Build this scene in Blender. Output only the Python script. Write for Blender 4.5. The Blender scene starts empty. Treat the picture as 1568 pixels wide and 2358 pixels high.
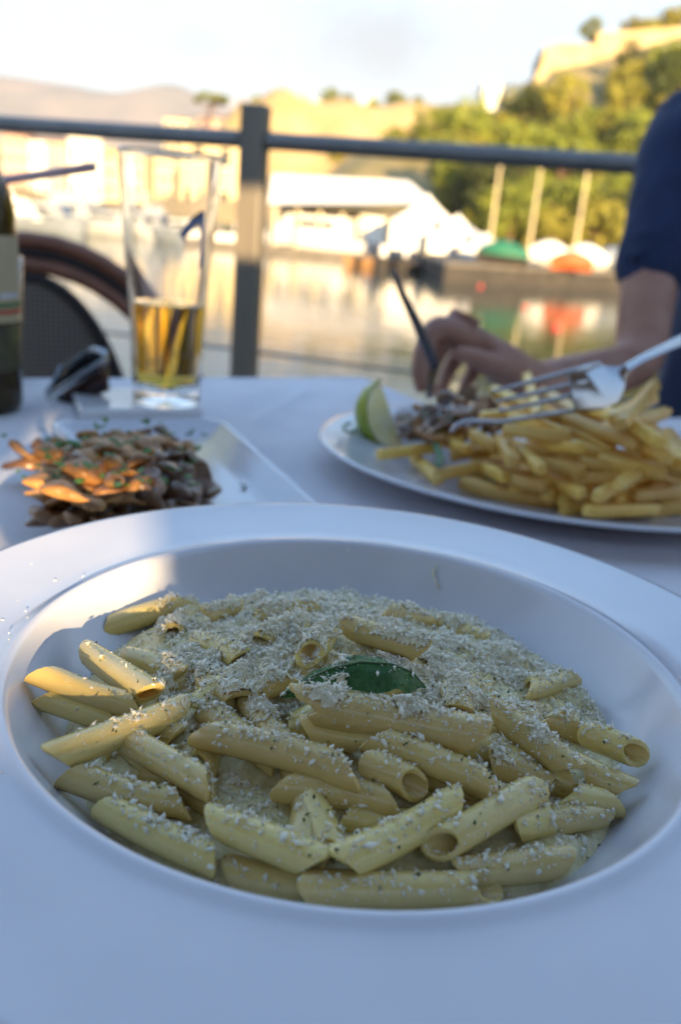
import bpy, bmesh, math, random
import numpy as np
from mathutils import Vector, Matrix, noise
from mathutils.bvhtree import BVHTree
rad = math.radians
C = bpy.context.scene.collection
SC = bpy.context.scene
random.seed(7); np.random.seed(7)

# ---------------------------------------------------------------- camera
W, H, FP = 1568.0, 2357.88, 1960.0          # working pixel grid of the photograph and focal length in it
PITCH, ROLL, CAMZ = rad(18.97), rad(4.99), 0.93
_f = Vector((0, math.cos(PITCH), -math.sin(PITCH))); _u = Vector((0, math.sin(PITCH), math.cos(PITCH))); _r = Vector((1, 0, 0))
RT = _r*math.cos(ROLL) + _u*math.sin(ROLL); UP = -_r*math.sin(ROLL) + _u*math.cos(ROLL); FW = _f
CAM = Vector((0, 0, CAMZ))
def ray(x, y): return FW + RT*((x-W/2)/FP) + UP*((H/2-y)/FP)
def on(x, y, z):                             # the point of height z seen at a pixel
    d = ray(x, y); return CAM + d*((z-CAMZ)/d.z)
def at(x, y, Y):                             # the point at distance Y seen at a pixel
    d = ray(x, y); return CAM + d*(Y/d.y)
cd = bpy.data.cameras.new('camera'); cam = bpy.data.objects.new('camera', cd); C.objects.link(cam)
cam.matrix_world = Matrix(((RT.x, UP.x, -FW.x, 0), (RT.y, UP.y, -FW.y, 0), (RT.z, UP.z, -FW.z, CAMZ), (0, 0, 0, 1)))
cd.sensor_fit = 'HORIZONTAL'; cd.sensor_width = 15.6; cd.lens = 15.6*FP/W
cd.clip_start = 0.01; cd.clip_end = 9000
cd.dof.use_dof = True; cd.dof.focus_distance = 0.262; cd.dof.aperture_fstop = 5.2; cd.dof.aperture_blades = 7
SC.camera = cam
# ---------------------------------------------------------------- light
SUN_EL, SUN_AZ = rad(9), rad(15)            # sun behind the camera: its light heads 15 degrees left of straight ahead
world = bpy.data.worlds.new('World'); SC.world = world; world.use_nodes = True
wn = world.node_tree; wn.nodes.clear()
def N(t, typ, **k):
    n = t.nodes.new(typ)
    for a, b in k.items(): setattr(n, a, b)
    return n
out = N(wn, 'ShaderNodeOutputWorld'); bg = N(wn, 'ShaderNodeBackground'); sky = N(wn, 'ShaderNodeTexSky')
sky.sky_type = 'NISHITA'; sky.sun_disc = False; sky.sun_elevation = SUN_EL; sky.sun_rotation = rad(180)-SUN_AZ
sky.air_density = 1.0; sky.dust_density = .35; sky.ozone_density = 2.0
tc = N(wn, 'ShaderNodeTexCoord'); L = wn.links.new
nz = N(wn, 'ShaderNodeTexNoise'); nz.inputs['Scale'].default_value = 9; nz.inputs['Detail'].default_value = 7; nz.inputs['Roughness'].default_value = .6; L(tc.outputs['Generated'], nz.inputs['Vector'])
prev = None
for cx, cy, wx, wz, amt in [(890, 95, .17, .055, .62), (860, 30, .2, .035, .3), (470, 100, .045, .022, .3), (-700, 60, .2, .05, .6), (2300, -300, .25, .07, .6), (600, -1500, .4, .16, .5), (1700, -2300, .5, .2, .4)]:   # soft small clouds
    d = ray(cx, cy).normalized(); mp = N(wn, 'ShaderNodeMapping', vector_type='POINT')
    mp.inputs['Scale'].default_value = (1/wx, 1/wx, 1/wz); mp.inputs['Location'].default_value = (-d.x/wx, -d.y/wx, -d.z/wz); L(tc.outputs['Generated'], mp.inputs['Vector'])
    ln = N(wn, 'ShaderNodeVectorMath', operation='LENGTH'); L(mp.outputs['Vector'], ln.inputs[0])
    ad = N(wn, 'ShaderNodeMath', operation='MULTIPLY_ADD'); ad.inputs[1].default_value = 2.6; L(nz.outputs['Fac'], ad.inputs[0])
    mr0 = N(wn, 'ShaderNodeMath', operation='SUBTRACT'); L(ln.outputs['Value'], mr0.inputs[0]); mr0.inputs[1].default_value = 1.3; L(mr0.outputs[0], ad.inputs[2])
    mr = N(wn, 'ShaderNodeMapRange', interpolation_type='SMOOTHSTEP'); mr.inputs['From Min'].default_value = 1.15; mr.inputs['From Max'].default_value = .15; mr.inputs['To Max'].default_value = amt; L(ad.outputs[0], mr.inputs['Value'])
    if prev is None: prev = mr.outputs['Result']
    else:
        m_ = N(wn, 'ShaderNodeMath', operation='MAXIMUM'); L(prev, m_.inputs[0]); L(mr.outputs['Result'], m_.inputs[1]); prev = m_.outputs[0]
mx = N(wn, 'ShaderNodeMixRGB'); mx.inputs['Color2'].default_value = (.78, .83, .93, 1); L(prev, mx.inputs['Fac'])
sp_ = N(wn, 'ShaderNodeSeparateXYZ'); L(tc.outputs['Generated'], sp_.inputs[0]); vr = N(wn, 'ShaderNodeMapRange', interpolation_type='SMOOTHSTEP')   # pale haze low over the whole horizon
vr.inputs['From Min'].default_value = .55; vr.inputs['From Max'].default_value = .12; vr.inputs['To Max'].default_value = .95; L(sp_.outputs['Z'], vr.inputs['Value'])
vx = N(wn, 'ShaderNodeMixRGB'); vx.inputs['Color2'].default_value = (.96, 1.08, 1.22, 1); L(vr.outputs['Result'], vx.inputs['Fac']); L(sky.outputs['Color'], vx.inputs['Color1'])
L(vx.outputs['Color'], mx.inputs['Color1']); L(mx.outputs['Color'], bg.inputs['Color'])
bg.inputs['Strength'].default_value = 0.13
L(bg.outputs['Background'], out.inputs['Surface'])
sd = bpy.data.lights.new('sun', 'SUN'); sd.energy = 3.4; sd.angle = rad(.6); sd.color = (1.0, .72, .38)
sun = bpy.data.objects.new('sun', sd); C.objects.link(sun)
SUND = Vector((-math.sin(SUN_AZ)*math.cos(SUN_EL), math.cos(SUN_AZ)*math.cos(SUN_EL), -math.sin(SUN_EL)))
sun.rotation_euler = SUND.to_track_quat('-Z', 'Y').to_euler(); sun.location = (1, -4, 6)
SC.view_settings.view_transform = 'Standard'; SC.view_settings.look = 'None'; SC.view_settings.gamma = 1
SC.view_settings.exposure = 2.5
SC.render.engine = 'CYCLES'; SC.cycles.use_denoising = True; SC.cycles.max_bounces = 14; SC.cycles.diffuse_bounces = 10; SC.cycles.transmission_bounces = 12; SC.cycles.transparent_max_bounces = 24
SC.cycles.caustics_reflective = False; SC.cycles.caustics_refractive = False; SC.cycles.sample_clamp_indirect = 6

# ---------------------------------------------------------------- helpers
MATS = {}
def mat(name, col, rough=.6, col2=None, ns=8, amt=.5, bump=0, bs=40, metal=0, sss=0, sssr=(.004, .003, .001), trans=0, ior=1.45, spec=.5, rnd=0, coat=0, bdist=.002, detail=4, gen=False, stretch=None, sheen=0):
    m = bpy.data.materials.new(name); m.use_nodes = True; t = m.node_tree; p = t.nodes['Principled BSDF']; l = t.links.new
    p.inputs['Base Color'].default_value = (*col, 1); p.inputs['Roughness'].default_value = rough; p.inputs['Metallic'].default_value = metal
    p.inputs['IOR'].default_value = ior; p.inputs['Transmission Weight'].default_value = trans; p.inputs['Specular IOR Level'].default_value = spec
    p.inputs['Coat Weight'].default_value = coat; p.inputs['Coat Roughness'].default_value = .15; p.inputs['Sheen Weight'].default_value = sheen
    if sss:
        p.inputs['Subsurface Weight'].default_value = sss; p.inputs['Subsurface Radius'].default_value = sssr; p.inputs['Subsurface Scale'].default_value = 1
    co = N(t, 'ShaderNodeTexCoord').outputs['Generated' if gen else 'Object']
    if stretch:
        q = N(t, 'ShaderNodeMapping'); q.inputs['Scale'].default_value = stretch; l(co, q.inputs['Vector']); co = q.outputs['Vector']
    if col2 is not None:
        n = N(t, 'ShaderNodeTexNoise'); n.inputs['Scale'].default_value = ns; n.inputs['Detail'].default_value = detail; l(co, n.inputs['Vector'])
        r = N(t, 'ShaderNodeValToRGB'); r.color_ramp.elements[0].position = .5-.25*amt; r.color_ramp.elements[1].position = .5+.25*amt
        r.color_ramp.elements[0].color = (*col, 1); r.color_ramp.elements[1].color = (*col2, 1); l(n.outputs['Fac'], r.inputs['Fac']); o = r.outputs['Color']
        if rnd:
            oi = N(t, 'ShaderNodeObjectInfo'); hs = N(t, 'ShaderNodeHueSaturation'); mr = N(t, 'ShaderNodeMapRange')
            mr.inputs['To Min'].default_value = 1-rnd; mr.inputs['To Max'].default_value = 1+rnd
            l(oi.outputs['Random'], mr.inputs['Value']); l(mr.outputs['Result'], hs.inputs['Value']); l(o, hs.inputs['Color']); o = hs.outputs['Color']
            mh = N(t, 'ShaderNodeMath', operation='MULTIPLY_ADD'); mh.inputs[1].default_value = .014; mh.inputs[2].default_value = .493
            l(oi.outputs['Random'], mh.inputs[0]); l(mh.outputs[0], hs.inputs['Hue'])
        l(o, p.inputs['Base Color'])
    if bump:
        n2 = N(t, 'ShaderNodeTexNoise'); n2.inputs['Scale'].default_value = bs; n2.inputs['Detail'].default_value = 5; l(co, n2.inputs['Vector'])
        b = N(t, 'ShaderNodeBump'); b.inputs['Strength'].default_value = bump; b.inputs['Distance'].default_value = bdist
        l(n2.outputs['Fac'], b.inputs['Height']); l(b.outputs['Normal'], p.inputs['Normal'])
    MATS[name] = m; return m
M = lambda n: MATS[n]

def wloc(o):
    v = Vector((0, 0, 0))
    while o: v = v + o.location; o = o.parent
    return v
class MB:
    def __init__(s): s.v = []; s.f = []
    def add(s, vs, fs):
        b = len(s.v); s.v += [tuple(v) for v in vs]; s.f += [tuple(i+b for i in f) for f in fs]; return s
    def box(s, c, size, rz=0, rot=None, bev=0):
        x, y, z = [k/2 for k in size]; R = rot if rot else Matrix.Rotation(rz, 3, 'Z'); c = Vector(c)
        if bev <= 0:
            vs = [c+R@Vector((a*x, b*y, d*z)) for a in (-1, 1) for b in (-1, 1) for d in (-1, 1)]
            return s.add(vs, [(0, 1, 3, 2), (4, 6, 7, 5), (0, 4, 5, 1), (2, 3, 7, 6), (0, 2, 6, 4), (1, 5, 7, 3)])
        bm = bmesh.new(); bmesh.ops.create_cube(bm, size=1)
        for v in bm.verts: v.co = Vector((v.co.x*2*x, v.co.y*2*y, v.co.z*2*z))
        bmesh.ops.bevel(bm, geom=bm.edges[:], offset=bev, segments=2, affect='EDGES', profile=.5)
        bm.verts.index_update(); s.add([c+R@v.co for v in bm.verts], [[v.index for v in f.verts] for f in bm.faces]); bm.free(); return s
    def tube(s, pts, rs, n=10, caps=True, closed=False):
        pts = [Vector(p) for p in pts]; k = len(pts)
        if not isinstance(rs, (list, tuple)): rs = [rs]*k
        up = Vector((0, 0, 1)); vs = []; prev = None
        for i, p in enumerate(pts):
            if closed: t = pts[(i+1) % k]-pts[i-1]
            else: t = pts[min(i+1, k-1)]-pts[max(i-1, 0)]
            t = t.normalized()
            if prev is None:
                a = t.cross(up) if abs(t.z) < .95 else t.cross(Vector((1, 0, 0)))
            else: a = prev - t*prev.dot(t)
            a.normalize(); prev = a; b = t.cross(a)
            for j in range(n):
                w = 2*math.pi*j/n; vs.append(p+(a*math.cos(w)+b*math.sin(w))*rs[i])
        fs = []
        for i in range(k if closed else k-1):
            for j in range(n):
                i2 = (i+1) % k; fs.append((i*n+j, i*n+(j+1) % n, i2*n+(j+1) % n, i2*n+j))
        if caps and not closed: fs += [tuple(range(n-1, -1, -1)), tuple(range((k-1)*n, k*n))]
        return s.add(vs, fs)
    def lathe(s, prof, n=64, c=(0, 0, 0), close=False, sx=1, sy=1, rz=0):
        c = Vector(c); vs = []; k = len(prof); cr, sr = math.cos(rz), math.sin(rz)
        for r_, z in prof:
            for j in range(n):
                w = 2*math.pi*j/n; x, y = r_*math.cos(w)*sx, r_*math.sin(w)*sy
                vs.append(c+Vector((x*cr-y*sr, x*sr+y*cr, z)))
        fs = []
        for i in range(k-1 if not close else k):
            i2 = (i+1) % k
            for j in range(n): fs.append((i*n+j, i*n+(j+1) % n, i2*n+(j+1) % n, i2*n+j))
        return s.add(vs, fs)
    def prism(s, poly, off):
        poly = [Vector(p) for p in poly]; off = Vector(off); n = len(poly)
        return s.add(poly+[p+off for p in poly], [tuple(range(n))[::-1], tuple(range(n, 2*n))]+[(i, (i+1) % n, (i+1) % n+n, i+n) for i in range(n)])
    def build(s, name, m, parent=None, smooth=True, loc=None, fix=True, local=False, auto=None):
        v = np.array(s.v, dtype=float)
        if local: o_ = Vector((0, 0, 0)); oloc = Vector(loc) if loc else Vector((0, 0, 0))
        elif parent is None:
            o_ = Vector(loc) if loc is not None else Vector((v[:, 0].mean(), v[:, 1].mean(), v[:, 2].min())); oloc = o_
        else: o_ = wloc(parent); oloc = Vector((0, 0, 0))
        me = bpy.data.meshes.new(name); me.from_pydata((v-np.array(o_)).tolist(), [], s.f); me.update()
        if fix:
            bm = bmesh.new(); bm.from_mesh(me); bmesh.ops.recalc_face_normals(bm, faces=bm.faces[:]); bm.to_mesh(me); bm.free()
        if smooth:
            me.polygons.foreach_set('use_smooth', [True]*len(me.polygons))
            if auto: me.set_sharp_from_angle(angle=rad(auto))
        o = bpy.data.objects.new(name, me); C.objects.link(o); o.location = oloc
        if parent: o.parent = parent
        me.materials.append(M(m) if isinstance(m, str) else m); return o
def tag(o, label=None, cat=None, group=None, kind=None):
    if label: o['label'] = label
    if cat: o['category'] = cat
    if group: o['group'] = group
    if kind: o['kind'] = kind
    return o
def thing(name, label, cat, loc=(0, 0, 0), group=None):
    o = bpy.data.objects.new(name, None); C.objects.link(o); o.location = loc; o.empty_display_size = .05
    return tag(o, label, cat, group)
def copy_tree(o, parent=None):
    c = o.copy(); C.objects.link(c); c.parent = parent
    for ch in list(o.children): copy_tree(ch, c)
    return c
def sm(a, b, x):
    t = max(0, min(1, (x-a)/(b-a))); return t*t*(3-2*t)

# ---------------------------------------------------------------- materials
mat('porcelain', (.60, .61, .67), .15, col2=(.57, .58, .64), ns=30, bump=.03, bs=25, coat=.3)
mat('porcelain_grey', (.70, .70, .72), .2, coat=.3)
mat('cloth', (.69, .68, .72), .85, col2=(.63, .62, .67), ns=14, bump=.35, bs=900, bdist=.0004, sheen=.2)
mat('cloth_plum', (.30, .28, .32), .85, col2=(.26, .24, .28), ns=14, bump=.35, bs=900, bdist=.0004, sheen=.2)
mat('penne', (.72, .57, .23), .24, col2=(.58, .44, .15), ns=110, amt=1.4, bump=.25, bs=700, bdist=.0006, sss=.25, sssr=(.004, .0022, .0006), rnd=.12, coat=.35)
mat('sauce', (.54, .46, .20), .28, col2=(.76, .69, .42), ns=240, amt=.7, bump=.6, bs=600, bdist=.0015, detail=6)
mat('cheese', (.90, .88, .78), .6, col2=(.84, .80, .64), ns=300)
mat('cheese_drift', (.95, .91, .76), .6, col2=(.74, .66, .38), ns=420, amt=.8, bump=.8, bs=1500, bdist=.0012, detail=6)
mat('herb', (.035, .075, .02), .5, col2=(.09, .12, .03), ns=900)
mat('basil', (.02, .085, .02), .5, col2=(.05, .15, .035), ns=160, amt=.8, bump=.8, bs=260, bdist=.002, spec=.35)
mat('basil_vein', (.06, .13, .05), .4)
mat('fry', (.88, .64, .20), .34, col2=(.68, .38, .065), ns=34, amt=1.0, bump=.4, bs=160, bdist=.001, sss=.2, sssr=(.004, .002, .0005), rnd=.18)
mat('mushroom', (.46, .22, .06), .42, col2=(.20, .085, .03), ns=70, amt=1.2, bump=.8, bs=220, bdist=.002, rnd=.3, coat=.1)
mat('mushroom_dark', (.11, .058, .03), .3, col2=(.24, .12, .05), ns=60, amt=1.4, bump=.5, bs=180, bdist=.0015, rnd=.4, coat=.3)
mat('lemon_rind', (.26, .36, .04), .4, col2=(.40, .44, .05), ns=30, bump=.4, bs=300, bdist=.0006)
mat('lemon_flesh', (.78, .70, .28), .3, col2=(.90, .86, .62), ns=45, amt=.7, bump=.3, bs=120, coat=.4)
mat('steel', (.42, .42, .44), .16, metal=1)
mat('steel_dark', (.06, .06, .07), .3, metal=.2, coat=.3)
mat('glass', (1, 1, 1), .015, trans=1, ior=1.46)
mat('beer', (.96, .62, .07), .01, trans=1, ior=1.34)
mat('print_blue', (.16, .20, .32), .5); mat('parsley', (.05, .15, .025), .5, col2=(.09, .2, .03), ns=300)
mat('bottle_glass', (.045, .022, .003), .1, col2=(.03, .026, .004), ns=5, spec=.35, coat=.15)
mat('label_paper', (.50, .42, .26), .6, col2=(.44, .37, .22), ns=30)
mat('label_red', (.45, .05, .03), .6); mat('label_green', (.06, .16, .06), .6); mat('label_dark', (.05, .045, .03), .5, col2=(.12, .12, .04), ns=40)
mat('lens', (.006, .006, .009), .12, spec=.3, coat=.2); mat('slab', (.74, .74, .76), .12, coat=.5)
mat('lens_brown', (.03, .013, .012), .12, spec=.3, coat=.25)
mat('chrome', (.34, .36, .40), .22, metal=1)
mat('straw', (.74, .52, .52), .5, col2=(.70, .48, .49), ns=20)
mat('rattan', (.20, .075, .04), .4, col2=(.15, .055, .03), ns=24, bump=.2, bs=90, coat=.2)
mat('rattan_black', (.018, .015, .016), .6)
mat('rail_paint', (.16, .158, .158), .35, col2=(.135, .133, .133), ns=10, metal=.25, coat=.2)
mat('post_paint', (.15, .13, .105), .42, col2=(.12, .105, .085), ns=10, stretch=(1, 1, .12), bump=.1, bs=60)
mat('skin', (.38, .20, .145), .5, col2=(.31, .15, .105), ns=30, bump=.25, bs=220, bdist=.001, sss=.1, sssr=(.006, .003, .001))
mat('navy', (.0075, .017, .058), .9, col2=(.010, .022, .072), ns=30, bump=.3, bs=12, bdist=.012, sheen=.1)
mat('lip', (.36, .13, .11), .5); mat('trousers', (.12, .12, .13), .9); mat('hair', (.03, .02, .015), .6, bump=.5, bs=200); mat('shoe', (.03, .03, .03), .5)
mat('floor', (.30, .27, .24), .7, col2=(.25, .22, .20), ns=6, bump=.2)
mat('plaster', (.28, .22, .17), .9, col2=(.24, .19, .15), ns=5, bump=.3, bs=20)
mat('timber', (.18, .12, .08), .6, col2=(.14, .09, .06), ns=8, stretch=(1, 1, 6))

# weave for the chair back: crossing wave bands
def weave_mat():
    m = bpy.data.materials.new('weave'); m.use_nodes = True; t = m.node_tree; p = t.nodes['Principled BSDF']; l = t.links.new
    co = N(t, 'ShaderNodeTexCoord').outputs['Object']
    b1 = N(t, 'ShaderNodeTexWave', bands_direction='X'); b1.inputs['Scale'].default_value = 42
    b2 = N(t, 'ShaderNodeTexWave', bands_direction='Z'); b2.inputs['Scale'].default_value = 42
    for b in (b1, b2): l(co, b.inputs['Vector'])
    mm = N(t, 'ShaderNodeMath', operation='MULTIPLY'); l(b1.outputs['Fac'], mm.inputs[0]); l(b2.outputs['Fac'], mm.inputs[1])
    r = N(t, 'ShaderNodeValToRGB'); r.color_ramp.elements[0].color = (.07, .057, .048, 1); r.color_ramp.elements[1].color = (.26, .21, .17, 1)
    l(mm.outputs[0], r.inputs['Fac']); l(r.outputs['Color'], p.inputs['Base Color']); p.inputs['Roughness'].default_value = .6
    bp = N(t, 'ShaderNodeBump'); bp.inputs['Strength'].default_value = .6; bp.inputs['Distance'].default_value = .002
    l(mm.outputs[0], bp.inputs['Height']); l(bp.outputs['Normal'], p.inputs['Normal']); MATS['weave'] = m
weave_mat()
def cheese_mat():
    m = bpy.data.materials.new('cheese'); m.use_nodes = True; t = m.node_tree; p = t.nodes['Principled BSDF']; l = t.links.new; o = t.nodes['Material Output']
    p.inputs['Base Color'].default_value = (.98, .96, .88, 1); p.inputs['Roughness'].default_value = .55
    tr = N(t, 'ShaderNodeBsdfTranslucent'); tr.inputs['Color'].default_value = (.95, .92, .80, 1); mx_ = N(t, 'ShaderNodeMixShader'); mx_.inputs['Fac'].default_value = .4
    l(p.outputs[0], mx_.inputs[1]); l(tr.outputs[0], mx_.inputs[2]); l(mx_.outputs[0], o.inputs['Surface']); MATS['cheese'] = m
cheese_mat()

# ================================================================ THE SETTING
WZ = -1.6                                    # water level, metres below the terrace floor
def water_mat():
    m = bpy.data.materials.new('water'); m.use_nodes = True; t = m.node_tree; p = t.nodes['Principled BSDF']; l = t.links.new
    p.inputs['Base Color'].default_value = (.035, .05, .045, 1); p.inputs['Roughness'].default_value = .07; p.inputs['IOR'].default_value = 1.33
    co = N(t, 'ShaderNodeTexCoord').outputs['Object']
    q = N(t, 'ShaderNodeMapping'); q.inputs['Scale'].default_value = (.55, 1.0, 1); l(co, q.inputs['Vector'])
    n = N(t, 'ShaderNodeTexNoise'); n.inputs['Scale'].default_value = 1.4; n.inputs['Detail'].default_value = 4; l(q.outputs['Vector'], n.inputs['Vector'])
    b = N(t, 'ShaderNodeBump'); b.inputs['Strength'].default_value = .5; b.inputs['Distance'].default_value = .035
    l(n.outputs['Fac'], b.inputs['Height']); l(b.outputs['Normal'], p.inputs['Normal']); MATS['water'] = m
water_mat()
mat('sky_shade_canvas', (.30, .24, .18), .9)
mat('stone_quay', (.11, .098, .085), .9, col2=(.16, .14, .115), ns=1.2, bump=.5, bs=4, bdist=.05)
mat('quay_face', (.032, .028, .025), .85, col2=(.05, .044, .038), ns=1.5, bump=.5, bs=4, bdist=.05)
mat('soil', (.20, .17, .06), .95, col2=(.36, .27, .13), ns=.25, bump=.5, bs=1.2, bdist=.3)
mat('cliff', (.42, .31, .17), .95, col2=(.26, .20, .09), ns=.18, amt=.9, bump=.8, bs=.7, bdist=.8)
mat('town_ground', (.26, .22, .13), .95, col2=(.16, .15, .06), ns=.06)
mat('mountain', (.30, .24, .22), 1, col2=(.15, .16, .16), ns=.012, amt=1.0, detail=8)
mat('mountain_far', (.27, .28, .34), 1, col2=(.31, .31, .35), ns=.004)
mat('foliage', (.20, .22, .026), .6, col2=(.11, .14, .018), ns=.9, rnd=.28, spec=.3)
mat('foliage_dark', (.03, .042, .01), .6, col2=(.05, .06, .012), ns=.9, rnd=.2, spec=.3)
mat('foliage_gold', (.26, .23, .03), .6, col2=(.16, .155, .022), ns=.9, rnd=.25, spec=.3)
mat('bark', (.20, .11, .07), .9, col2=(.13, .08, .05), ns=3)
mat('white_paint', (.74, .73, .70), .4, col2=(.70, .69, .67), ns=1.5)
mat('white_canvas', (.76, .74, .70), .7)
mat('boat_window', (.03, .035, .045), .1, coat=.5); mat('hull_blue', (.05, .08, .13), .3); mat('hull_grey_shaded', (.20, .23, .27), .35, col2=(.15, .175, .21), ns=1)  # grey hull tone darkened to hold the moored boats' shade
mat('hull_white_shaded', (.38, .40, .42), .4, col2=(.33, .35, .37), ns=1)  # white boats greyed, their shade put into the paint colour
mat('teak', (.26, .14, .06), .6); mat('green_tarp', (.022, .15, .085), .55, col2=(.018, .12, .07), ns=3, bump=.3, bs=4, bdist=.05)
mat('orange_tarp', (.55, .12, .03), .6, col2=(.48, .10, .035), ns=3, bump=.3, bs=4, bdist=.05); mat('red_paint', (.42, .03, .02), .4)
mat('dark_wood', (.04, .034, .03), .8); mat('lamp_metal', (.60, .50, .32), .5)
for nm, c1, c2 in (('wall_cream', (.62, .53, .36), (.56, .48, .33)), ('wall_ochre', (.60, .48, .28), (.54, .44, .25)), ('wall_pink', (.52, .36, .28), (.48, .33, .26)), ('wall_white', (.74, .71, .64), (.70, .67, .60)), ('wall_stone', (.52, .40, .22), (.40, .30, .16))):
    mat(nm, c1, .9, col2=c2, ns=.5, bump=.2, bs=3)
mat('roof_tile', (.30, .13, .07), .85, col2=(.24, .11, .06), ns=2); mat('shutter', (.10, .11, .08), .7); mat('roof_white', (.76, .73, .68), .7)

# water
b = MB(); b.add([(-3500, 1.0, WZ), (3500, 1.0, WZ), (3500, 6000, WZ), (-3500, 6000, WZ)], [(0, 1, 2, 3)])
b.add([(-3500, -600, WZ), (3500, -600, WZ)], []); b.f.append((4, 5, 1, 0))
tag(b.build('water', 'water', smooth=False), kind='structure')
# terrace, in the railing's own frame
RL, RR = Vector((-.98, 2.42, 0)), Vector((.556, 2.0, 0)); RD = (RR-RL).normalized(); RN = Vector((-RD.y, RD.x, 0))
def rp_(s, n, z): p = RL + RD*s + RN*n; return Vector((p.x, p.y, z))
b = MB(); b.add([rp_(-3.6, .16, 0), rp_(5.0, .16, 0), rp_(5.0, -5.2, 0), rp_(-3.6, -5.2, 0)] + [rp_(-3.6, .16, WZ-.5), rp_(5.0, .16, WZ-.5), rp_(5.0, -5.2, WZ-.5), rp_(-3.6, -5.2, WZ-.5)],
      [(0, 1, 2, 3), (4, 5, 1, 0), (5, 6, 2, 1), (6, 7, 3, 2), (7, 4, 0, 3)])
tag(b.build('terrace_floor', 'floor', smooth=False), kind='structure')

# railing
rl = thing('railing', 'grey metal terrace railing with round handrail and thin lower wire above the water', 'railing', rp_(.76, 0, 0))
s0 = (-.285-RL.x)/RD.x
rz = math.atan2(RD.y, RD.x)
posts = [s0-1.62, s0, s0+1.62]
for s in posts:
    p = rp_(s, 0, 0); MB().box((p.x, p.y, .585), (.062, .05, 1.17), rz, bev=.004).build('post', 'post_paint', rl, smooth=False)
edges = [-2.6]+posts+[4.0]
for i in range(4):
    a = edges[i]+(.0 if i == 0 else .036); c_ = edges[i+1]-(.0 if i == 3 else .036)
    MB().tube([rp_(a, 0, 1.092), rp_(c_, 0, 1.092)], .0205, 20).build('handrail', 'rail_paint', rl, auto=50)
    MB().tube([rp_(a, 0, .585), rp_(c_, 0, .585)], .0042, 8).build('lower_wire', 'rail_paint', rl, auto=50)

# plastered wall added out of view behind the camera that keeps the low sun off most of the table
def scr(x, y, z): k = (y+1.5)/SUND.y; return Vector((x-SUND.x*k, -1.5, z-SUND.z*k))
WXL, WXR, WZT = -2.6, 3.6, 2.0
G1 = [.33, .445, 1.0775, 1.125]; G2 = [.655, .80, 1.425, 1.61]; G3 = [.295, .352, 1.058, 1.09]  # openings shaped to let sun patches fall on bowl, post and cloth
GS = (G1, G2, G3); xs = sorted([WXL, WXR]+[v for g in GS for v in g[:2]]); zs = sorted([0, WZT]+[v for g in GS for v in g[2:]])
wall = MB()
for i in range(len(xs)-1):
    for j in range(len(zs)-1):
        cx, cz = (xs[i]+xs[i+1])/2, (zs[j]+zs[j+1])/2
        if any(g[0] < cx < g[1] and g[2] < cz < g[3] for g in GS): continue
        wall.box((cx, -1.56, cz), (xs[i+1]-xs[i], .12, zs[j+1]-zs[j]))
bm = bmesh.new(); me = bpy.data.meshes.new('t'); me.from_pydata(wall.v, [], wall.f); bm.from_mesh(me)
bmesh.ops.remove_doubles(bm, verts=bm.verts[:], dist=1e-4)
seen = {}
for f in bm.faces[:]:
    k = tuple(sorted(v.index for v in f.verts)); seen.setdefault(k, []).append(f)
bmesh.ops.delete(bm, geom=[f for fs in seen.values() if len(fs) > 1 for f in fs], context='FACES_ONLY')
bm.verts.index_update(); wall = MB(); wall.add([v.co.copy() for v in bm.verts], [[v.index for v in f.verts] for f in bm.faces]); bm.free()
tag(wall.build('sun_block_wall', 'plaster', smooth=False), 'plastered wall added to block the sun, pierced by three small openings', 'wall')

# canvas added out of view to cut the sky light on the table
aw = thing('sky_shade', 'sloping canvas added overhead to cut the sky light', 'sky_shade', (.5, -1.5, 1.9))
b = MB(); b.add([(WXL, -1.49, 2.42), (WXR, -1.49, 2.42), (WXR, .12, 2.11), (WXL, .12, 2.11), (WXL, -1.49, 2.425), (WXR, -1.49, 2.425), (WXR, .12, 2.115), (WXL, .12, 2.115)], [(0, 1, 2, 3), (7, 6, 5, 4), (0, 4, 5, 1), (1, 5, 6, 2), (2, 6, 7, 3), (3, 7, 4, 0)]); b.build('canvas', 'sky_shade_canvas', aw, smooth=False)
for x in (WXL+.1, .5, WXR-.1): MB().tube([(x, -1.48, 1.98), (x, .10, 2.085)], .018, 8).build('arm', 'rail_paint', aw)
for x in (WXL+.1, .5, WXR-.1): MB().box((x, -1.52, 2.2), (.05, .05, .46)).build('bracket', 'rail_paint', aw, smooth=False)
# ---- terrain
def heightfield(name, x0, x1, y0, y1, nx, ny, fn, m):
    vs = [(x0+(x1-x0)*i/nx, y0+(y1-y0)*j/ny) for j in range(ny+1) for i in range(nx+1)]
    vs = [(x, y, fn(x, y)) for x, y in vs]
    fs = [(j*(nx+1)+i, j*(nx+1)+i+1, (j+1)*(nx+1)+i+1, (j+1)*(nx+1)+i) for j in range(ny) for i in range(nx)]
    b = MB(); b.add(vs, fs); return tag(b.build(name, m, fix=False), kind='structure')
CX = [-12, 0, 8.6, 12.9, 18, 19.6, 21.6, 27.8, 36, 60, 150]; CZ_ = [6, 10, 12.5, 13.5, 15, 17.5, 20.5, 22.5, 25.5, 33, 40]
def hill_h(x, y):
    k = x*120/max(y, 70) if y < 120 else x
    c = np.interp(k, CX, CZ_); base = -1.0
    t = sm(62, 121, y); h = base+(c-base)*(.25*t+.75*t*t if t < 1 else 1)
    h *= sm(-14, 2, x+ (y-60)*.05)
    return h - (1-sm(-14, 0, x))*1.5 + 1.1*noise.noise((x*.12, y*.12, 3))*sm(64, 80, y)
heightfield('hill', -14, 150, 61, 190, 70, 46, hill_h, 'soil')
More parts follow.
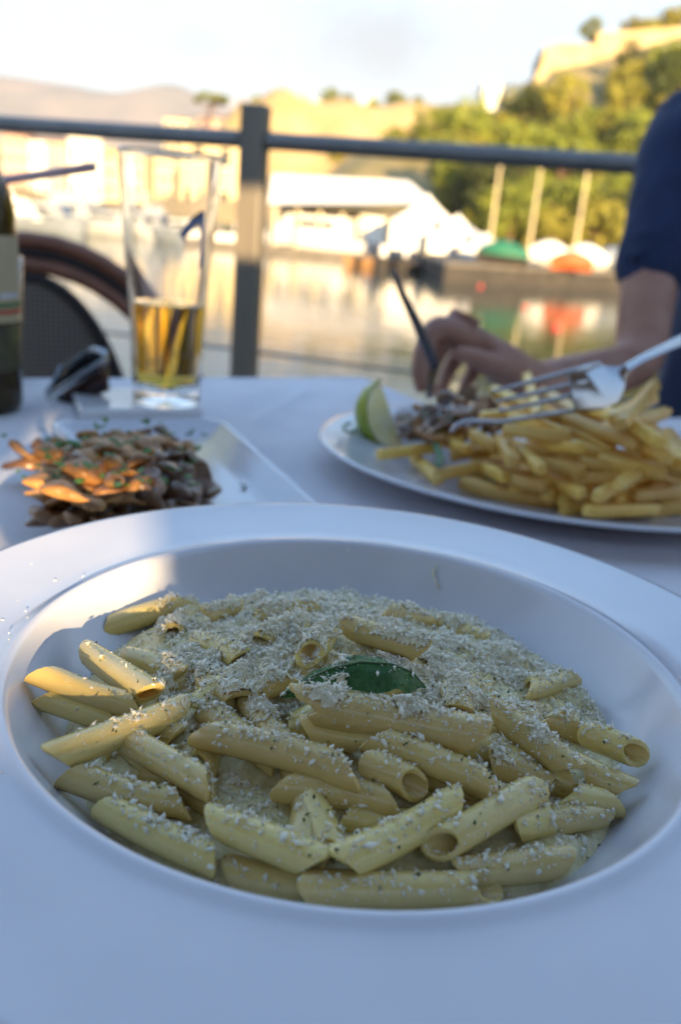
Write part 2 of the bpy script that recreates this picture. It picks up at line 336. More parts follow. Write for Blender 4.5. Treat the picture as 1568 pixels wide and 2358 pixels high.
def cliff_h(x, y):
    e = np.interp(x, [-60, -34, -24, -18, -10, 0, 12, 40], [0, 3, 19.5, 20.8, 20.2, 21, 20.8, 22])
    lo = np.interp(x, [-60, -34, -20, 0, 12, 40], [0, 1, 6, 7, 8, 9])
    h = -1.2+(lo+1.2)*sm(95, 150, y)+(e-lo)*sm(156, 166, y+3*noise.noise((x*.09, 0, 1)))
    return h+(1.2*noise.noise((x*.1, y*.1, 0))+2.2*noise.noise((x*.16, y*.05, 8)))*sm(96, 115, y)
heightfield('cliff', -60, 42, 92, 260, 68, 80, cliff_h, 'cliff')
def town_h(x, y): return -1.0+sm(105, 420, y)*20*sm(10, -120, x)+.4*noise.noise((x*.03, y*.03, 5))
heightfield('town_slope', -330, -20, 90, 600, 50, 60, town_h, 'town_ground')
def ridge(name, Y, pts, m, amp, seed, x0, x1):
    P = sorted((at(x, y, Y).x, at(x, y, Y).z) for x, y in pts); px_, pz_ = [p[0] for p in P], [p[1] for p in P]
    def fn(x, y):
        t = sm(Y-500, Y, y); c = np.interp(x, px_, pz_)
        return -3+(c+3)*t*(1-.9*sm(Y, Y+600, y))+amp*noise.fractal((x*.006, y*.006, seed), 1, 2, 5)*t
    heightfield(name, x0, x1, Y-520, Y+620, 120, 50, fn, m)
ridge('mountain', 1500, [(-700, 150), (-300, 165), (0, 182), (150, 197), (300, 218), (400, 206), (430, 210), (480, 232), (560, 262), (700, 300), (900, 340)], 'mountain', 9, 1, -1100, 500)
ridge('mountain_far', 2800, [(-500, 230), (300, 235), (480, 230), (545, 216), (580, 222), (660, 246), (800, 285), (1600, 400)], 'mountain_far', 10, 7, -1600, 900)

# ---- quay on the right and the landing stage in front of the white shed
QT = -.62
b = MB(); poly = [on(1020, 652, WZ), on(1420, 668, WZ), Vector((70, 66, WZ)), Vector((70, 80, WZ)), Vector((6, 66, WZ)), Vector((3.2, 52, WZ))]
poly = [Vector((p.x, p.y, WZ-.5)) for p in poly]
b.prism(poly, (0, 0, QT-WZ+.5-.14)); q = tag(b.build('quay', 'quay_face', smooth=False), kind='structure')
b = MB(); b.prism([Vector((p.x, p.y, QT-.14)) for p in poly], (0, 0, .14)); tag(b.build('quay_paving', 'stone_quay', smooth=False), kind='structure')
b = MB(); b.prism([(-12, 60, WZ-.5), (5.6, 56.5, WZ-.5), (7, 72, WZ-.5), (-12, 78, WZ-.5)], (0, 0, .95)); tag(b.build('shore_paving', 'stone_quay', smooth=False), kind='structure')
b = MB(); b.prism([(-330, 96, WZ-.5), (-14, 88, WZ-.5), (-14, 100, WZ-.5), (-330, 130, WZ-.5)], (0, 0, 1.2)); tag(b.build('far_quay', 'stone_quay', smooth=False), kind='structure')

# ---- trees
def crown_mesh(name, rx, rz, nclump, nleaf, leaf, seed, shape='round'):
    rng = np.random.default_rng(seed); V = []; F = []
    cl = []
    for i in range(nclump):
        d = rng.normal(size=3); d /= np.linalg.norm(d); k = rng.uniform(.35, 1)**.6
        if shape == 'flat': d[2] = abs(d[2])*.8-.1
        cl.append((d*np.array([rx, rx, rz])*k, rng.uniform(.22, .42)*min(rx, rz*1.3 if shape != 'tall' else rx)))
    for c, s in cl:
        for j in range(nleaf):
            d = rng.normal(size=3); d /= np.linalg.norm(d); p = c+d*s*rng.uniform(.55, 1.05)
            nrm = d+rng.normal(size=3)*.5; a = np.cross(nrm, rng.normal(size=3)); a /= np.linalg.norm(a)+1e-9; bb = np.cross(nrm, a); bb /= np.linalg.norm(bb)+1e-9
            l = leaf*rng.uniform(.6, 1.3); k = len(V)
            V += [p-a*l, p-bb*l*.5, p+a*l, p+bb*l*.5]; F.append((k, k+1, k+2, k+3))
    me = bpy.data.meshes.new(name); me.from_pydata([tuple(v) for v in V], [], F); me.update(); return me
def trunk_mesh(name, h, r0, limbs, rx, seed):
    rng = random.Random(seed); b = MB(); b.tube([(0, 0, -.4), (.05*h*.2, 0, h*.35), (-.02*h, .02*h, h*.7), (0, 0, h)], [r0*1.25, r0, r0*.8, r0*.45], 8)
    for i in range(limbs):
        a = 6.28*i/limbs+rng.random(); z = h*rng.uniform(.6, .9); b.tube([(0, 0, z), (math.cos(a)*rx*.4, math.sin(a)*rx*.4, z+h*.18), (math.cos(a)*rx*.75, math.sin(a)*rx*.75, z+h*.3)], [r0*.5, r0*.35, r0*.15], 6)
    me = bpy.data.meshes.new(name); me.from_pydata([tuple(v) for v in b.v], [], b.f); me.update(); return me
KINDS = {}
for k, (rx, rzz, nc, nl, leaf, shape, th, m) in {'broad': (2.6, 2.2, 42, 46, .23, 'round', 2.2, 'foliage'), 'dense': (2.2, 2.6, 40, 46, .21, 'round', 1.8, 'foliage_dark'), 'gold': (2.3, 1.8, 38, 46, .21, 'round', 1.6, 'foliage_gold'),
        'bush': (1.7, 1.1, 26, 46, .19, 'round', .5, 'foliage'), 'pine': (3.6, 1.1, 44, 46, .24, 'flat', 4.6, 'foliage'), 'cypress': (.75, 3.4, 34, 40, .17, 'tall', .8, 'foliage_dark')}.items():
    KINDS[k] = [(crown_mesh('crown', rx, rzz, nc, nl, leaf, sd_*13+len(k), shape), trunk_mesh('trunk', th+rzz*.6, .22 if k != 'bush' else .08, 6, rx, sd_), th+rzz*.75, m) for sd_ in range(3)]
def tree(k, loc, s, rz_, label, group=None, name=None):
    cm, tm, cz, m = random.choice(KINDS[k])
    t = thing(name or {'pine': 'umbrella_pine', 'cypress': 'cypress_tree', 'bush': 'bush'}.get(k, 'tree'), label, 'bush' if k == 'bush' else 'tree', loc, group)
    t.rotation_euler = (0, 0, rz_); t.scale = (s, s, s)
    o = bpy.data.objects.new('trunk', tm); C.objects.link(o); o.parent = t
    if not tm.materials: tm.materials.append(M('bark'))
    o = bpy.data.objects.new('crown', cm); C.objects.link(o); o.parent = t; o.location = (0, 0, cz)
    if not cm.materials: cm.materials.append(M(m))
    return t
LB = {'broad': ('green leafy tree on the slope of the harbour hill', 'leafy trees on the harbour hill'), 'dense': ('dark green dense tree on the slope of the harbour hill', 'dark trees on the harbour hill'),
      'gold': ('yellowish green tree on the slope of the harbour hill', 'yellowish trees on the harbour hill'), 'bush': ('low rounded bush on the slope of the harbour hill', 'bushes on the harbour hill')}
rng = random.Random(21); placed = []
tries = 0
while len(placed) < 130 and tries < 4000:
    tries += 1
    y = rng.uniform(66, 124); x = rng.uniform(.09*y if y > 80 else 8+.02*y, .52*y+4)
    if any((x-a)**2+(y-c)**2 < 7.0 for a, c in placed): continue
    _p = Vector((x, y, hill_h(x, y)+5))-CAM; _d = _p.dot(FW); _x, _y = W/2+FP*_p.dot(RT)/_d, H/2-FP*_p.dot(UP)/_d
    if 1225 < _x < 1410 and _y < 172: continue
    if _y < np.interp(_x, [850, 1000, 1100, 1190, 1235, 1568], [360, 262, 240, 212, 160, 60]): continue
    if _x > 1395 and _y < 95: continue
    placed.append((x, y)); k = rng.choice(['broad', 'gold', 'gold', 'dense', 'bush', 'broad', 'gold'])
    tree(k, (x, y, hill_h(x, y)-.25), rng.uniform(.75, 1.25), rng.random()*6.28, *LB[k])
extra = 0; tries = 0
while extra < 75 and tries < 3000:                             # the slope goes on to the right of the diner
    tries += 1; y = rng.uniform(66, 124); x = rng.uniform(.52*y+4, 1.0*y+10)
    if any((x-a)**2+(y-c)**2 < 9 for a, c in placed): continue
    placed.append((x, y)); extra += 1; k = rng.choice(['broad', 'gold', 'bush', 'dense', 'broad']); tree(k, (x, y, hill_h(x, y)-.25), rng.uniform(.8, 1.3), rng.random()*6.28, *LB[k])
def at_tree(k, x, y, Y, s, label, base, group=None):        # crown centre seen at a pixel; foot on the ground "base"
    p = at(x, y, Y); t = tree(k, (p.x, Y, base), s, random.random()*6, label, group); return t
p = at(1305, 330, 84); tree('pine', (p.x, 84, hill_h(p.x, 84)), 1.05, 1, 'umbrella pine with reddish trunk halfway up the harbour hill')
p = at(1205, 330, 88); tree('broad', (p.x, 88, hill_h(p.x, 88)), 1.3, 2, 'tall leafy tree left of the umbrella pine on the harbour hill')
p = at(1362, 62, 121); tree('broad', (p.x, 121, p.z-2.4), .58, 2, 'small round tree alone on the skyline of the harbour hill')
p = at(1236, 185, 119); tree('cypress', (p.x, 119, p.z-3.0), .9, 0, 'dark narrow cypress at the foot of the ruined wall')
for i, (x, y) in enumerate([(1500, 60), (1540, 40), (1568, 30), (1460, 52)]):
    p = at(x, y, 124); tree('gold', (p.x, 124, p.z-2.8), .75, i, 'yellowish tree beside the terrace wall on the hilltop', 'trees on the hilltop')
p = at(487, 232, 175); tree('pine', (p.x, 175, p.z-6.0), 1.15, 1, 'wide umbrella pine among the houses across the harbour')
for i, (x, y, Y, k) in enumerate([(520, 440, 100, 'bush'), (590, 245, 168, 'bush'), (760, 240, 168, 'bush'), (800, 236, 170, 'bush'), (860, 240, 168, 'bush'), (910, 238, 169, 'bush'), (960, 246, 168, 'bush'), (790, 300, 158, 'gold'), (870, 300, 155, 'bush'), (930, 310, 150, 'gold'), (840, 330, 140, 'bush'), (660, 372, 120, 'bush'), (690, 374, 121, 'broad'), (720, 376, 122, 'bush'), (900, 385, 112, 'broad'), (950, 380, 108, 'gold'), (1000, 375, 104, 'broad'), (980, 300, 150, 'gold'), (1020, 290, 140, 'broad'), (430, 300, 170, 'gold'), (410, 280, 180, 'broad')]):
    p = at(x, y, Y); tree(k, (p.x, Y, max(cliff_h(p.x, Y), hill_h(p.x, Y) if p.x > 0 else -9)-.7), .55+.65*((i*37) % 11)/11, i, {'bush': 'bush on the tan cliff across the harbour', 'gold': 'yellowish tree on the tan cliff across the harbour', 'broad': 'green tree on the tan cliff across the harbour'}[k], {'bush': 'bushes on the cliff', 'gold': 'yellowish trees on the cliff', 'broad': 'green trees on the cliff'}[k])

# ---- buildings
def building(x0, x1, yt, Y, depth, m, label, roof='hip', zb=-1.4, win=(3, 3), rot=0):
    a, c_ = at(x0, yt, Y), at(x1, yt, Y); w = c_.x-a.x; zt = (a.z+c_.z)/2; cx = (a.x+c_.x)/2
    t = thing('house', label, 'house', (cx, Y+depth/2, zb))
    rh = w*.16 if roof == 'hip' else 0; h = zt-rh-zb
    MB().box((0, 0, h/2), (w, depth, h)).build('wall', m, t, smooth=False, local=True)
    if roof == 'hip':
        o = .35; b = MB(); k = min(w, depth)*.3
        b.add([(-w/2-o, -depth/2-o, h+.003), (w/2+o, -depth/2-o, h+.003), (w/2+o, depth/2+o, h+.003), (-w/2-o, depth/2+o, h+.003), (-w/2+k, 0, h+rh), (w/2-k, 0, h+rh)], [(0, 1, 5, 4), (1, 2, 5), (2, 3, 4, 5), (3, 0, 4), (3, 2, 1, 0)])
        b.build('roof', 'roof_tile', t, smooth=False, local=True)
    else: MB().box((0, 0, h+.12), (w+.3, depth+.3, .24)).build('roof', 'roof_white' if roof == 'white' else m, t, smooth=False, local=True)
    nx_, nz_ = win
    for i in range(nx_):
        for j in range(nz_):
            zc = h*(j+.62)/nz_; xc = -w/2+w*(i+.5)/nx_
            if zc+zb < 1.2: continue
            wd = MB().box((xc, -depth/2-.02, zc), (w/nx_*.34, .08, h/nz_*.42)).build('window', 'boat_window', t, smooth=False, local=True)
            MB().box((xc, -depth/2-.05, zc-h/nz_*.235), (w/nx_*.42, .16, h/nz_*.045)).build('sill', 'wall_white', wd, smooth=False, local=True)
    t.rotation_euler = (0, 0, rot); return t
building(0, 62, 300, 190, 12, 'wall_pink', 'pinkish house at the shore behind the moored boats', win=(3, 4))
building(70, 150, 312, 175, 12, 'wall_cream', 'cream house with tiled roof next to the pinkish house', win=(3, 4))
building(66, 104, 330, 140, 8, 'wall_white', 'small white cube house in front of the cream house', 'flat', win=(2, 2))
building(158, 232, 322, 135, 10, 'wall_white', 'wide white house with flat roof on the harbour front', 'flat', win=(3, 2))
building(236, 300, 335, 130, 10, 'wall_ochre', 'ochre house between the white house and the beer glass', win=(2, 4))
building(300, 425, 338, 140, 12, 'wall_cream', 'long cream house seen through the beer glass', win=(5, 4))
building(425, 552, 322, 118, 12, 'wall_ochre', 'tall plain ochre house left of the railing post', 'flat', win=(2, 2))
building(378, 440, 262, 200, 12, 'wall_cream', 'cream house on the slope above the handrail', win=(3, 3), zb=6)
building(455, 520, 258, 185, 12, 'wall_pink', 'pink house under the umbrella pine', win=(3, 3), zb=6)
building(520, 562, 268, 180, 10, 'wall_cream', 'narrow cream house beside the pink house', win=(2, 3), zb=6)
building(634, 700, 212, 165, 12, 'wall_cream', 'cream tower house on the cliff right of the post', 'flat', win=(2, 4), zb=5)
building(700, 735, 232, 166, 10, 'wall_white', 'small white house beside the cream tower house', 'flat', win=(2, 3), zb=8)
building(830, 860, 226, 172, 6, 'wall_white', 'small white house on the cliff edge', 'flat', win=(2, 1), zb=16)
building(1115, 1165, 196, 128, 7, 'wall_white', 'white house on the shoulder of the harbour hill', 'flat', win=(3, 1), zb=16.6)
# ruined wall and terrace wall on the hilltop
def masonry(pts, Y, th, label, name='ruined_wall', zb=None):
    b = MB(); P = [at(x, y, Y) for x, y in pts]; b.prism([Vector((p.x, Y, p.z)) for p in P], (0, th, 0))
    return tag(b.build(name, 'wall_stone', smooth=False), label, 'wall')
masonry([(1228, 190), (1246, 150), (1258, 104), (1290, 97), (1330, 99), (1372, 103), (1376, 215), (1228, 240)], 117, 5, 'tall ruined stone wall on the crest of the harbour hill')
masonry([(1372, 200), (1376, 74), (1560, 62), (1620, 62), (1620, 200)], 119, 3, 'long low stone wall running along the hilltop', 'stone_wall')

# ---- white shed and marquees on the shore
sh = thing('boat_shed', 'long low boat shed with white roof and open front on the shore', 'shed', (-2.2, 64, -1.15))
a, c_ = at(622, 396, 62), at(945, 414, 62); e0, e1 = at(618, 468, 60), at(1000, 470, 60)
b = MB(); b.add([(e0.x, 60, e0.z), (e1.x, 60, e1.z+.1), (c_.x, 64, c_.z), (a.x, 64, a.z), (e0.x, 68, e0.z), (e1.x, 68, e1.z)], [(0, 1, 2, 3), (3, 2, 5, 4), (0, 3, 4), (1, 5, 2)]); b.build('roof', 'roof_white', sh, smooth=False)
MB().box((-1.2, 67.2, .3), (10.6, .3, 2.8)).build('back_wall', 'wall_cream', sh, smooth=False)
MB().box((1.6, 60.8, .1), (4.0, .3, 2.3)).build('front_wall', 'wall_white', sh, smooth=False)
for i in range(6): MB().box((-6.1+i*1.5, 60.6, .05), (.22, .22, 2.5)).build('post', 'wall_cream', sh, smooth=False)
MB().box((-3.4, 64, -.3), (1.2, 1.6, 1.5), bev=.2).build('dark_crate', 'dark_wood', sh, smooth=False)
def marquee(x, y, Y, w, h, label):
    p = at(x, y, Y); t = thing('marquee', label, 'tent', (p.x, Y, QT)); z = p.z-QT; e = z-h
    b = MB(); n = 6; prof = [(w/2*(1-k/n)**1.0, e+h*(k/n)**1.5) for k in range(n+1)]; b.lathe([(r_*1.41 if r_ > 0 else .02, zz) for r_, zz in prof], 4, rz=math.pi/4); b.build('canopy', 'white_canvas', t, smooth=False, local=True)
    for sx in (-1, 1):
        for sy in (-1, 1): MB().tube([(sx*w*.48, sy*w*.48, 0), (sx*w*.48, sy*w*.48, e)], .05, 6).build('pole', 'lamp_metal', t, local=True)
    MB().box((0, w*.46, e/2+.05), (w*.92, .04, e-.1)).build('side_curtain', 'white_canvas', t, smooth=False, local=True)
    MB().box((-w*.2, -w*.46, e/2+.05), (w*.55, .04, e-.1)).build('front_curtain', 'white_canvas', t, smooth=False, local=True)
marquee(985, 446, 56, 4.4, 1.6, 'tallest white pointed marquee at the end of the boat shed')
marquee(1055, 492, 54, 3.6, 1.2, 'middle white marquee stepping down towards the green boat cover')
marquee(1118, 535, 52, 3.2, .8, 'lowest white marquee beside the lamp post')

# ---- boats
def hull(Lh, wd, dp, n=14):
    b = MB(); prof = []
    for i in range(n+1):
        t = i/n; w = wd/2*(1-max(0, (t-.35)/.65)**2.2)*(.86+.14*min(1, t/.3)); w = max(w, .02); sheer = dp*(.72+.28*t**2)+0.06
        y = -Lh/2+Lh*t+(.06*Lh if t > .98 else 0)
        prof.append([(x*w, y-(.05*Lh*(1-q)*(t**3)), z) for x, z, q in ((-1, sheer, 1), (-.9, sheer*.45, .6), (-.55, -.05, .2), (0, -.25, 0), (.55, -.05, .2), (.9, sheer*.45, .6), (1, sheer, 1))])
    vs = [v for s in prof for v in s]; fs = [(i*7+j, i*7+j+1, (i+1)*7+j+1, (i+1)*7+j) for i in range(n) for j in range(6)]
    fs += [(i*7, (i+1)*7, (i+1)*7+6, i*7+6) for i in range(n)]; fs += [tuple(range(7)), tuple(n*7+j for j in range(7))]
    b.add(vs, fs); return b
def loft(sec): # sections of (x0,x1,y0,y1,z)
    b = MB(); k = 0
    for x0, x1, y0, y1, z in sec: b.v += [(x0, y0, z), (x1, y0, z), (x1, y1, z), (x0, y1, z)]
    for i in range(len(sec)-1):
        for j in range(4): b.f.append((i*4+j, i*4+(j+1) % 4, (i+1)*4+(j+1) % 4, (i+1)*4+j))
    b.f.append((0, 1, 2, 3)); n = len(sec)*4; b.f.append((n-4, n-3, n-2, n-1)); return b
def motor_yacht(p, rz_, Lh, label, hm='white_paint', fly=True, mast=0, group=None):
    t = thing('motor_yacht' if not mast else 'sailing_boat', label, 'boat', (p.x, p.y, WZ), group); t.rotation_euler = (0, 0, rz_); w = Lh*.32; d = Lh*.13
    h_ = hull(Lh, w, d).build('hull', hm, t, local=True, auto=40)
    MB().tube([(-w*.46, -Lh*.45, d*.8), (-w*.47, 0, d*.84), (-w*.3, Lh*.33, d*.96)], .05, 6).build('rub_rail', 'hull_blue', h_, local=True)
    MB().tube([(w*.46, -Lh*.45, d*.8), (w*.47, 0, d*.84), (w*.3, Lh*.33, d*.96)], .05, 6).build('rub_rail', 'hull_blue', h_, local=True)
    ch = Lh*.12; c0 = d*.8
    wp = 'hull_white_shaded' if hm.startswith('hull') else 'white_paint'
    loft([(-w*.38, w*.38, -Lh*.25, Lh*.24, c0-.1), (-w*.34, w*.34, -Lh*.23, Lh*.13, c0+ch)]).build('cabin', wp, t, smooth=False, local=True)
    for s in (-1, 1):
        b = MB(); b.box((s*w*.362, -Lh*.05, c0+ch*.6), (.05, Lh*.26, ch*.35)); b.build('side_window', 'boat_window', t, smooth=False, local=True)
    MB().add([(-w*.33, Lh*.205, c0+ch*.35), (w*.33, Lh*.205, c0+ch*.35), (w*.31, Lh*.155, c0+ch*.9), (-w*.31, Lh*.155, c0+ch*.9)], [(0, 1, 2, 3)]).build('windscreen', 'boat_window', t, smooth=False, local=True)
    if fly:
        loft([(-w*.3, w*.3, -Lh*.2, Lh*.06, c0+ch), (-w*.28, w*.28, -Lh*.19, Lh*.02, c0+ch*1.55)]).build('flybridge', wp, t, smooth=False, local=True)
        MB().tube([(-w*.26, -Lh*.2, c0+ch*1.5), (-w*.2, -Lh*.24, c0+ch*2.3), (w*.2, -Lh*.24, c0+ch*2.3), (w*.26, -Lh*.2, c0+ch*1.5)], .07, 6).build('radar_arch', 'white_paint', t, local=True)
    for s in (-1, 1):
        b = MB(); b.tube([(s*w*.44, -Lh*.1, d*.84+.55), (s*w*.42, Lh*.12, d*.88+.55), (s*w*.2, Lh*.38, d+.55), (0, Lh*.47, d*1.02+.55)], .025, 6)
        for q_ in (0, .33, .66): b.tube([(s*w*(.44-.2*q_*q_), -Lh*.1+q_*Lh*.45, d*.82), (s*w*(.44-.2*q_*q_), -Lh*.1+q_*Lh*.45, d*.86+.55)], .02, 6)
        b.build('guard_rail', 'chrome', t, local=True)
    if mast:
        m_ = MB().tube([(0, Lh*.02, c0+ch), (0, Lh*.02, mast)], [.09, .05], 8).build('mast', 'lamp_metal', t, local=True)
        MB().tube([(0, Lh*.02, c0+ch+.5), (0, -Lh*.42, c0+ch+.45)], .16, 8).build('furled_sail', 'white_canvas', m_, local=True)
    return t
yl = [(20, 530, 1.9, 9, 'motor yacht with blue rub rail moored at the end next to the beer bottle', 'hull_grey_shaded'), (105, 532, 1.5, 8.5, 'second motor yacht from the beer bottle with grey hull darkened for shade', 'hull_grey_shaded'),
      (185, 533, 1.2, 9.5, 'larger white motor yacht with flybridge moored behind the chair', 'hull_white_shaded'), (262, 530, 1.35, 7.5, 'white cabin boat moored between the large yacht and the beer glass', 'hull_white_shaded'),
      (345, 532, 1.0, 8, 'yacht with grey hull darkened for shade, seen through the beer glass', 'hull_grey_shaded'), (440, 530, 1.3, 7, 'white yacht moored between beer glass and railing post', 'white_paint')]
for i, (x, y, r_, l_, lb, hm) in enumerate(yl):
    p = on(x, y, WZ); k = 62/p.y if p.y > 75 else 1; p = Vector((p.x*k, p.y*k, 0)) if k != 1 else p
    motor_yacht(p, r_+math.pi, l_, lb, hm, fly=(i % 2 == 0))
def cabinless(p, rz_, Lh, label, hm, name='rowing_boat', z=WZ, cover=None, wf=.36, ch=.5):
    t = thing(name, label, 'boat', (p.x, p.y, z)); t.rotation_euler = (0, 0, rz_); w = Lh*wf; d = Lh*.13
    h_ = hull(Lh, w, d).build('hull', hm, t, local=True, auto=40)
    if cover:
        n = 14; b = MB(); S_ = []
        for i in range(n+1):
            u = i/n; ww = w/2*(1-max(0, (u-.35)/.65)**2.2)*1.04+.03; hh = ch*math.sin(math.pi*min(1, max(0, u*.9+.06)))**.7; z0 = d*(.72+.28*u*u)-.05; y = -Lh*.5+Lh*u
            S_ += [(ww*math.cos(a_), y, z0+hh*abs(math.sin(a_))**.8+(.04*noise.noise((i*.9, a_*2, 4)))) for a_ in [math.pi*j/8 for j in range(9)]]
        b.add(S_, [(i*9+j, i*9+j+1, (i+1)*9+j+1, (i+1)*9+j) for i in range(n) for j in range(8)]+[tuple(range(9)), tuple(n*9+j for j in range(9))])
        b.build('cover', cover, t, local=True)
    else:
        for q_ in (-.2, .1): MB().box((0, Lh*q_, d*.7), (w*.85, .25, .05)).build('thwart', 'teak', t, smooth=False, local=True)
    return t
p = on(720, 585, WZ); motor_yacht(p, 1.2, 11.5, 'big white yacht hull lying in front of the boat shed', 'white_paint', fly=False)
gp = at(1155, 612, 45.5); cabinless(gp, 1.35, 2.6, 'boat under a green tarpaulin on the edge of the quay', 'dark_wood', 'covered_boat', QT+.25, 'green_tarp', .42, .75)
gp = at(1312, 636, 46.2); cabinless(gp, 1.45, 2.1, 'small boat under an orange tarpaulin on the quay edge', 'orange_tarp', 'covered_boat', QT+.25, 'orange_tarp', .42, .55)
for i, (x, lb) in enumerate([(1262, 'white covered boat on the quay behind the lamp post'), (1345, 'white covered boat on the quay behind the orange tarpaulin'), (1412, 'bluish white covered boat on the quay beside the navy sleeve')]):
    gp = at(x, 600, 51); cabinless(gp, 1.57, 2.5, lb, 'white_paint' if i < 2 else 'hull_grey_shaded', 'covered_boat', QT+.25, 'white_canvas' if i < 2 else 'hull_grey_shaded', .5, .9)
p = on(880, 618, WZ); cabinless(p, 1.7, 4.2, 'brown wooden rowing boat moored beyond the knife handle', 'teak')
p = on(965, 628, WZ); cabinless(p, 1.4, 4.6, 'dark rowing boat moored between brown boat and quay', 'dark_wood', cover='dark_wood', ch=.35)
# mooring piles, lamps, buoys
for i, x in enumerate((878, 862, 930, 1010)):
    p = on(x, 630-(4 if i % 2 else 0), WZ); t = thing('mooring_pile', ['mooring pile with white painted top beside the brown rowing boat', 'thin dark mooring pile next to the white topped pile', 'mooring pile between the two rowing boats', 'mooring pile at the corner of the stone quay'][i], 'mooring post', (p.x, p.y, WZ-.6))
    MB().tube([(0, 0, 0), (0, 0, 1.5)], .13, 10).build('shaft', 'dark_wood', t, local=True, auto=40)
    MB().tube([(0, 0, 1.5), (0, 0, 2.0), (0, 0, 2.06)], [.2 if i == 0 else .13, .2 if i == 0 else .13, .05], 10).build('cap', 'white_paint' if i in (0, 2) else 'dark_wood', t, local=True, auto=40)
for i, (xb, yb, xt, yt) in enumerate([(1128, 560, 1142, 372), (1218, 570, 1240, 392), (1322, 585, 1340, 400)]):
    p = at(xb, yb, 50); q = at(xt, yt, 50); t = thing('lamp_post', ['tall pale lamp post beside the lowest marquee', 'tall pale lamp post behind the white covered boats', 'tall pale lamp post above the orange tarpaulin'][i], 'lamp post', (p.x, 50, QT))
    h_ = q.z-QT+.2; MB().tube([(0, 0, 0), (0, 0, .5), (0, 0, .55), (0, 0, h_)], [.15, .15, .08, .05], 10).build('pole', 'lamp_metal', t, local=True, auto=40)
    MB().lathe([(.02, h_), (.22, h_+.08), (.26, h_+.4), (.12, h_+.55), (.01, h_+.6)], 12).build('lantern', 'lamp_metal', t, local=True)
for i, (x, y) in enumerate([(1210, 708), (1280, 757), (1106, 660)]):
    p = on(x, y, WZ); t = thing('buoy', ['small red buoy floating off the quay', 'larger red buoy floating between quay and forearm', 'red buoy close under the quay wall'][i], 'buoy', (p.x, p.y, WZ))
    s = (.11, .13, .12)[i]; MB().lathe([(.01, -s*.5), (s*.8, -s*.3), (s, .1*s), (s*.8, s*.7), (s*.2, s), (.01, s*1.02)], 14).build('float', 'red_paint', t, local=True)
    MB().tube([(0, 0, s), (0, 0, s*1.5)], s*.14, 8).build('eye', 'lamp_metal', t, local=True)

# ================================================================ TABLES
T = .75
A0 = Vector((.013, 1.083)); 
A0 = Vector(on(851/1.0204, 886/1.0204, T)[:2])
TU = Vector((.887, .462)).normalized(); TV = Vector((TU.y, -TU.x))           # along the far edge, towards the camera
def cloth_pt(o, u, v): return o + TU*u + TV*v
def ridge_fn(p, a, b, wd, h):
    d = (b-a); t = max(0, min(1, (p-a).dot(d)/d.length_squared)); q = (p-a-d*t).length
    return h*math.exp(-(q/wd)**2)*min(1, 4*t+.2)*min(1, 4*(1-t)+.2)
crA, crB = Vector(on(735, 885, T)[:2]), Vector(on(570, 985, T)[:2]); crC, crD = Vector(on(640, 880, T)[:2]), Vector(on(560, 930, T)[:2])
def table(o, lu, lv, label, clabel, m, drop=.24, seed=0, creases=()):
    c = cloth_pt(o, lu/2, lv/2)
    t = thing('table', label, 'table', (c.x, c.y, 0), 'terrace tables')
    rz_ = math.atan2(TU.y, TU.x)
    MB().box((c.x, c.y, T-.0165), (abs(lu)-.012, lv-.012, .025), rz_).build('tabletop', 'timber', t, smooth=False)
    for a in (.08, .92):
        for b_ in (.08, .92):
            p = cloth_pt(o, lu*a, lv*b_); MB().tube([(p.x, p.y, 0), (p.x, p.y, T-.03)], .022, 10).build('leg', 'rail_paint', t, auto=40)
    # cloth: a grid that covers the top and hangs over the edges
    n = 96; rr = .008; g = []
    def prof(q, l):        # arc-length coordinate -> (position across, drop)
        if q < 0: e = -q
        elif q > l: e = q-l
        else: return q, 0
        s = -1 if q < 0 else 1; base = 0 if q < 0 else l
        if e < rr*1.57: a_ = e/rr; return base+s*rr*math.sin(a_)-0*s, rr*(1-math.cos(a_))
        return base+s*(rr+.0), rr+(e-rr*1.57)
    def samples(l): 
        k = [-drop+drop*i/10 for i in range(8)]+[-rr*1.6, -rr*1.1, -rr*.5]
        return k+[l*i/n for i in range(n+1)]+[l+rr*.5, l+rr*1.1, l+rr*1.6]+[l+drop*i/10 for i in range(3, 11)]
    su, sv = samples(abs(lu)), samples(lv); V = []
    sg = 1 if lu > 0 else -1
    for qv in sv:
        for qu in su:
            uu, d1 = prof(qu, abs(lu)); vv, d2 = prof(qv, lv); d = max(d1, d2) if min(d1, d2) == 0 else max(d1, d2)
            p = cloth_pt(o, uu*sg, vv)
            wv = 0
            if d > 0:
                k = .012*math.sin((uu+vv)*26+seed)*min(1, d/.12); nrm = Vector((0, 0))
                if d1 > 0: nrm += TU*sg*(1 if qu > 0 else -1)
                if d2 > 0: nrm += TV*(1 if qv > 0 else -1)
                if nrm.length > 0: p = p+nrm.normalized()*(k+.012*min(1, d/.1))
            else:
                e = min(uu, abs(lu)-uu, vv, lv-vv); wv = -.0022*(.5+.5*noise.noise((p.x*7, p.y*7, seed)))-.0008
                for a_, b_, w_, h_ in creases: wv += ridge_fn(p, a_, b_, w_, h_)
                wv *= min(1, e/.02)
            V.append((p.x, p.y, T-d+wv))
    nu = len(su); F = [(j*nu+i, j*nu+i+1, (j+1)*nu+i+1, (j+1)*nu+i) for j in range(len(sv)-1) for i in range(nu-1)]
    b = MB(); b.add(V, F); o_ = b.build('tablecloth', m); tag(o_, clabel, 'tablecloth'); return t
table(A0, -1.05, 1.02, 'square table under the pasta bowl', 'white cloth draped over the table with the pasta bowl', 'cloth', seed=1,
      creases=[(crA, crB, .006, .0045), (crC, crD, .012, .003)])
A1 = A0+TV*.24+TU*.012
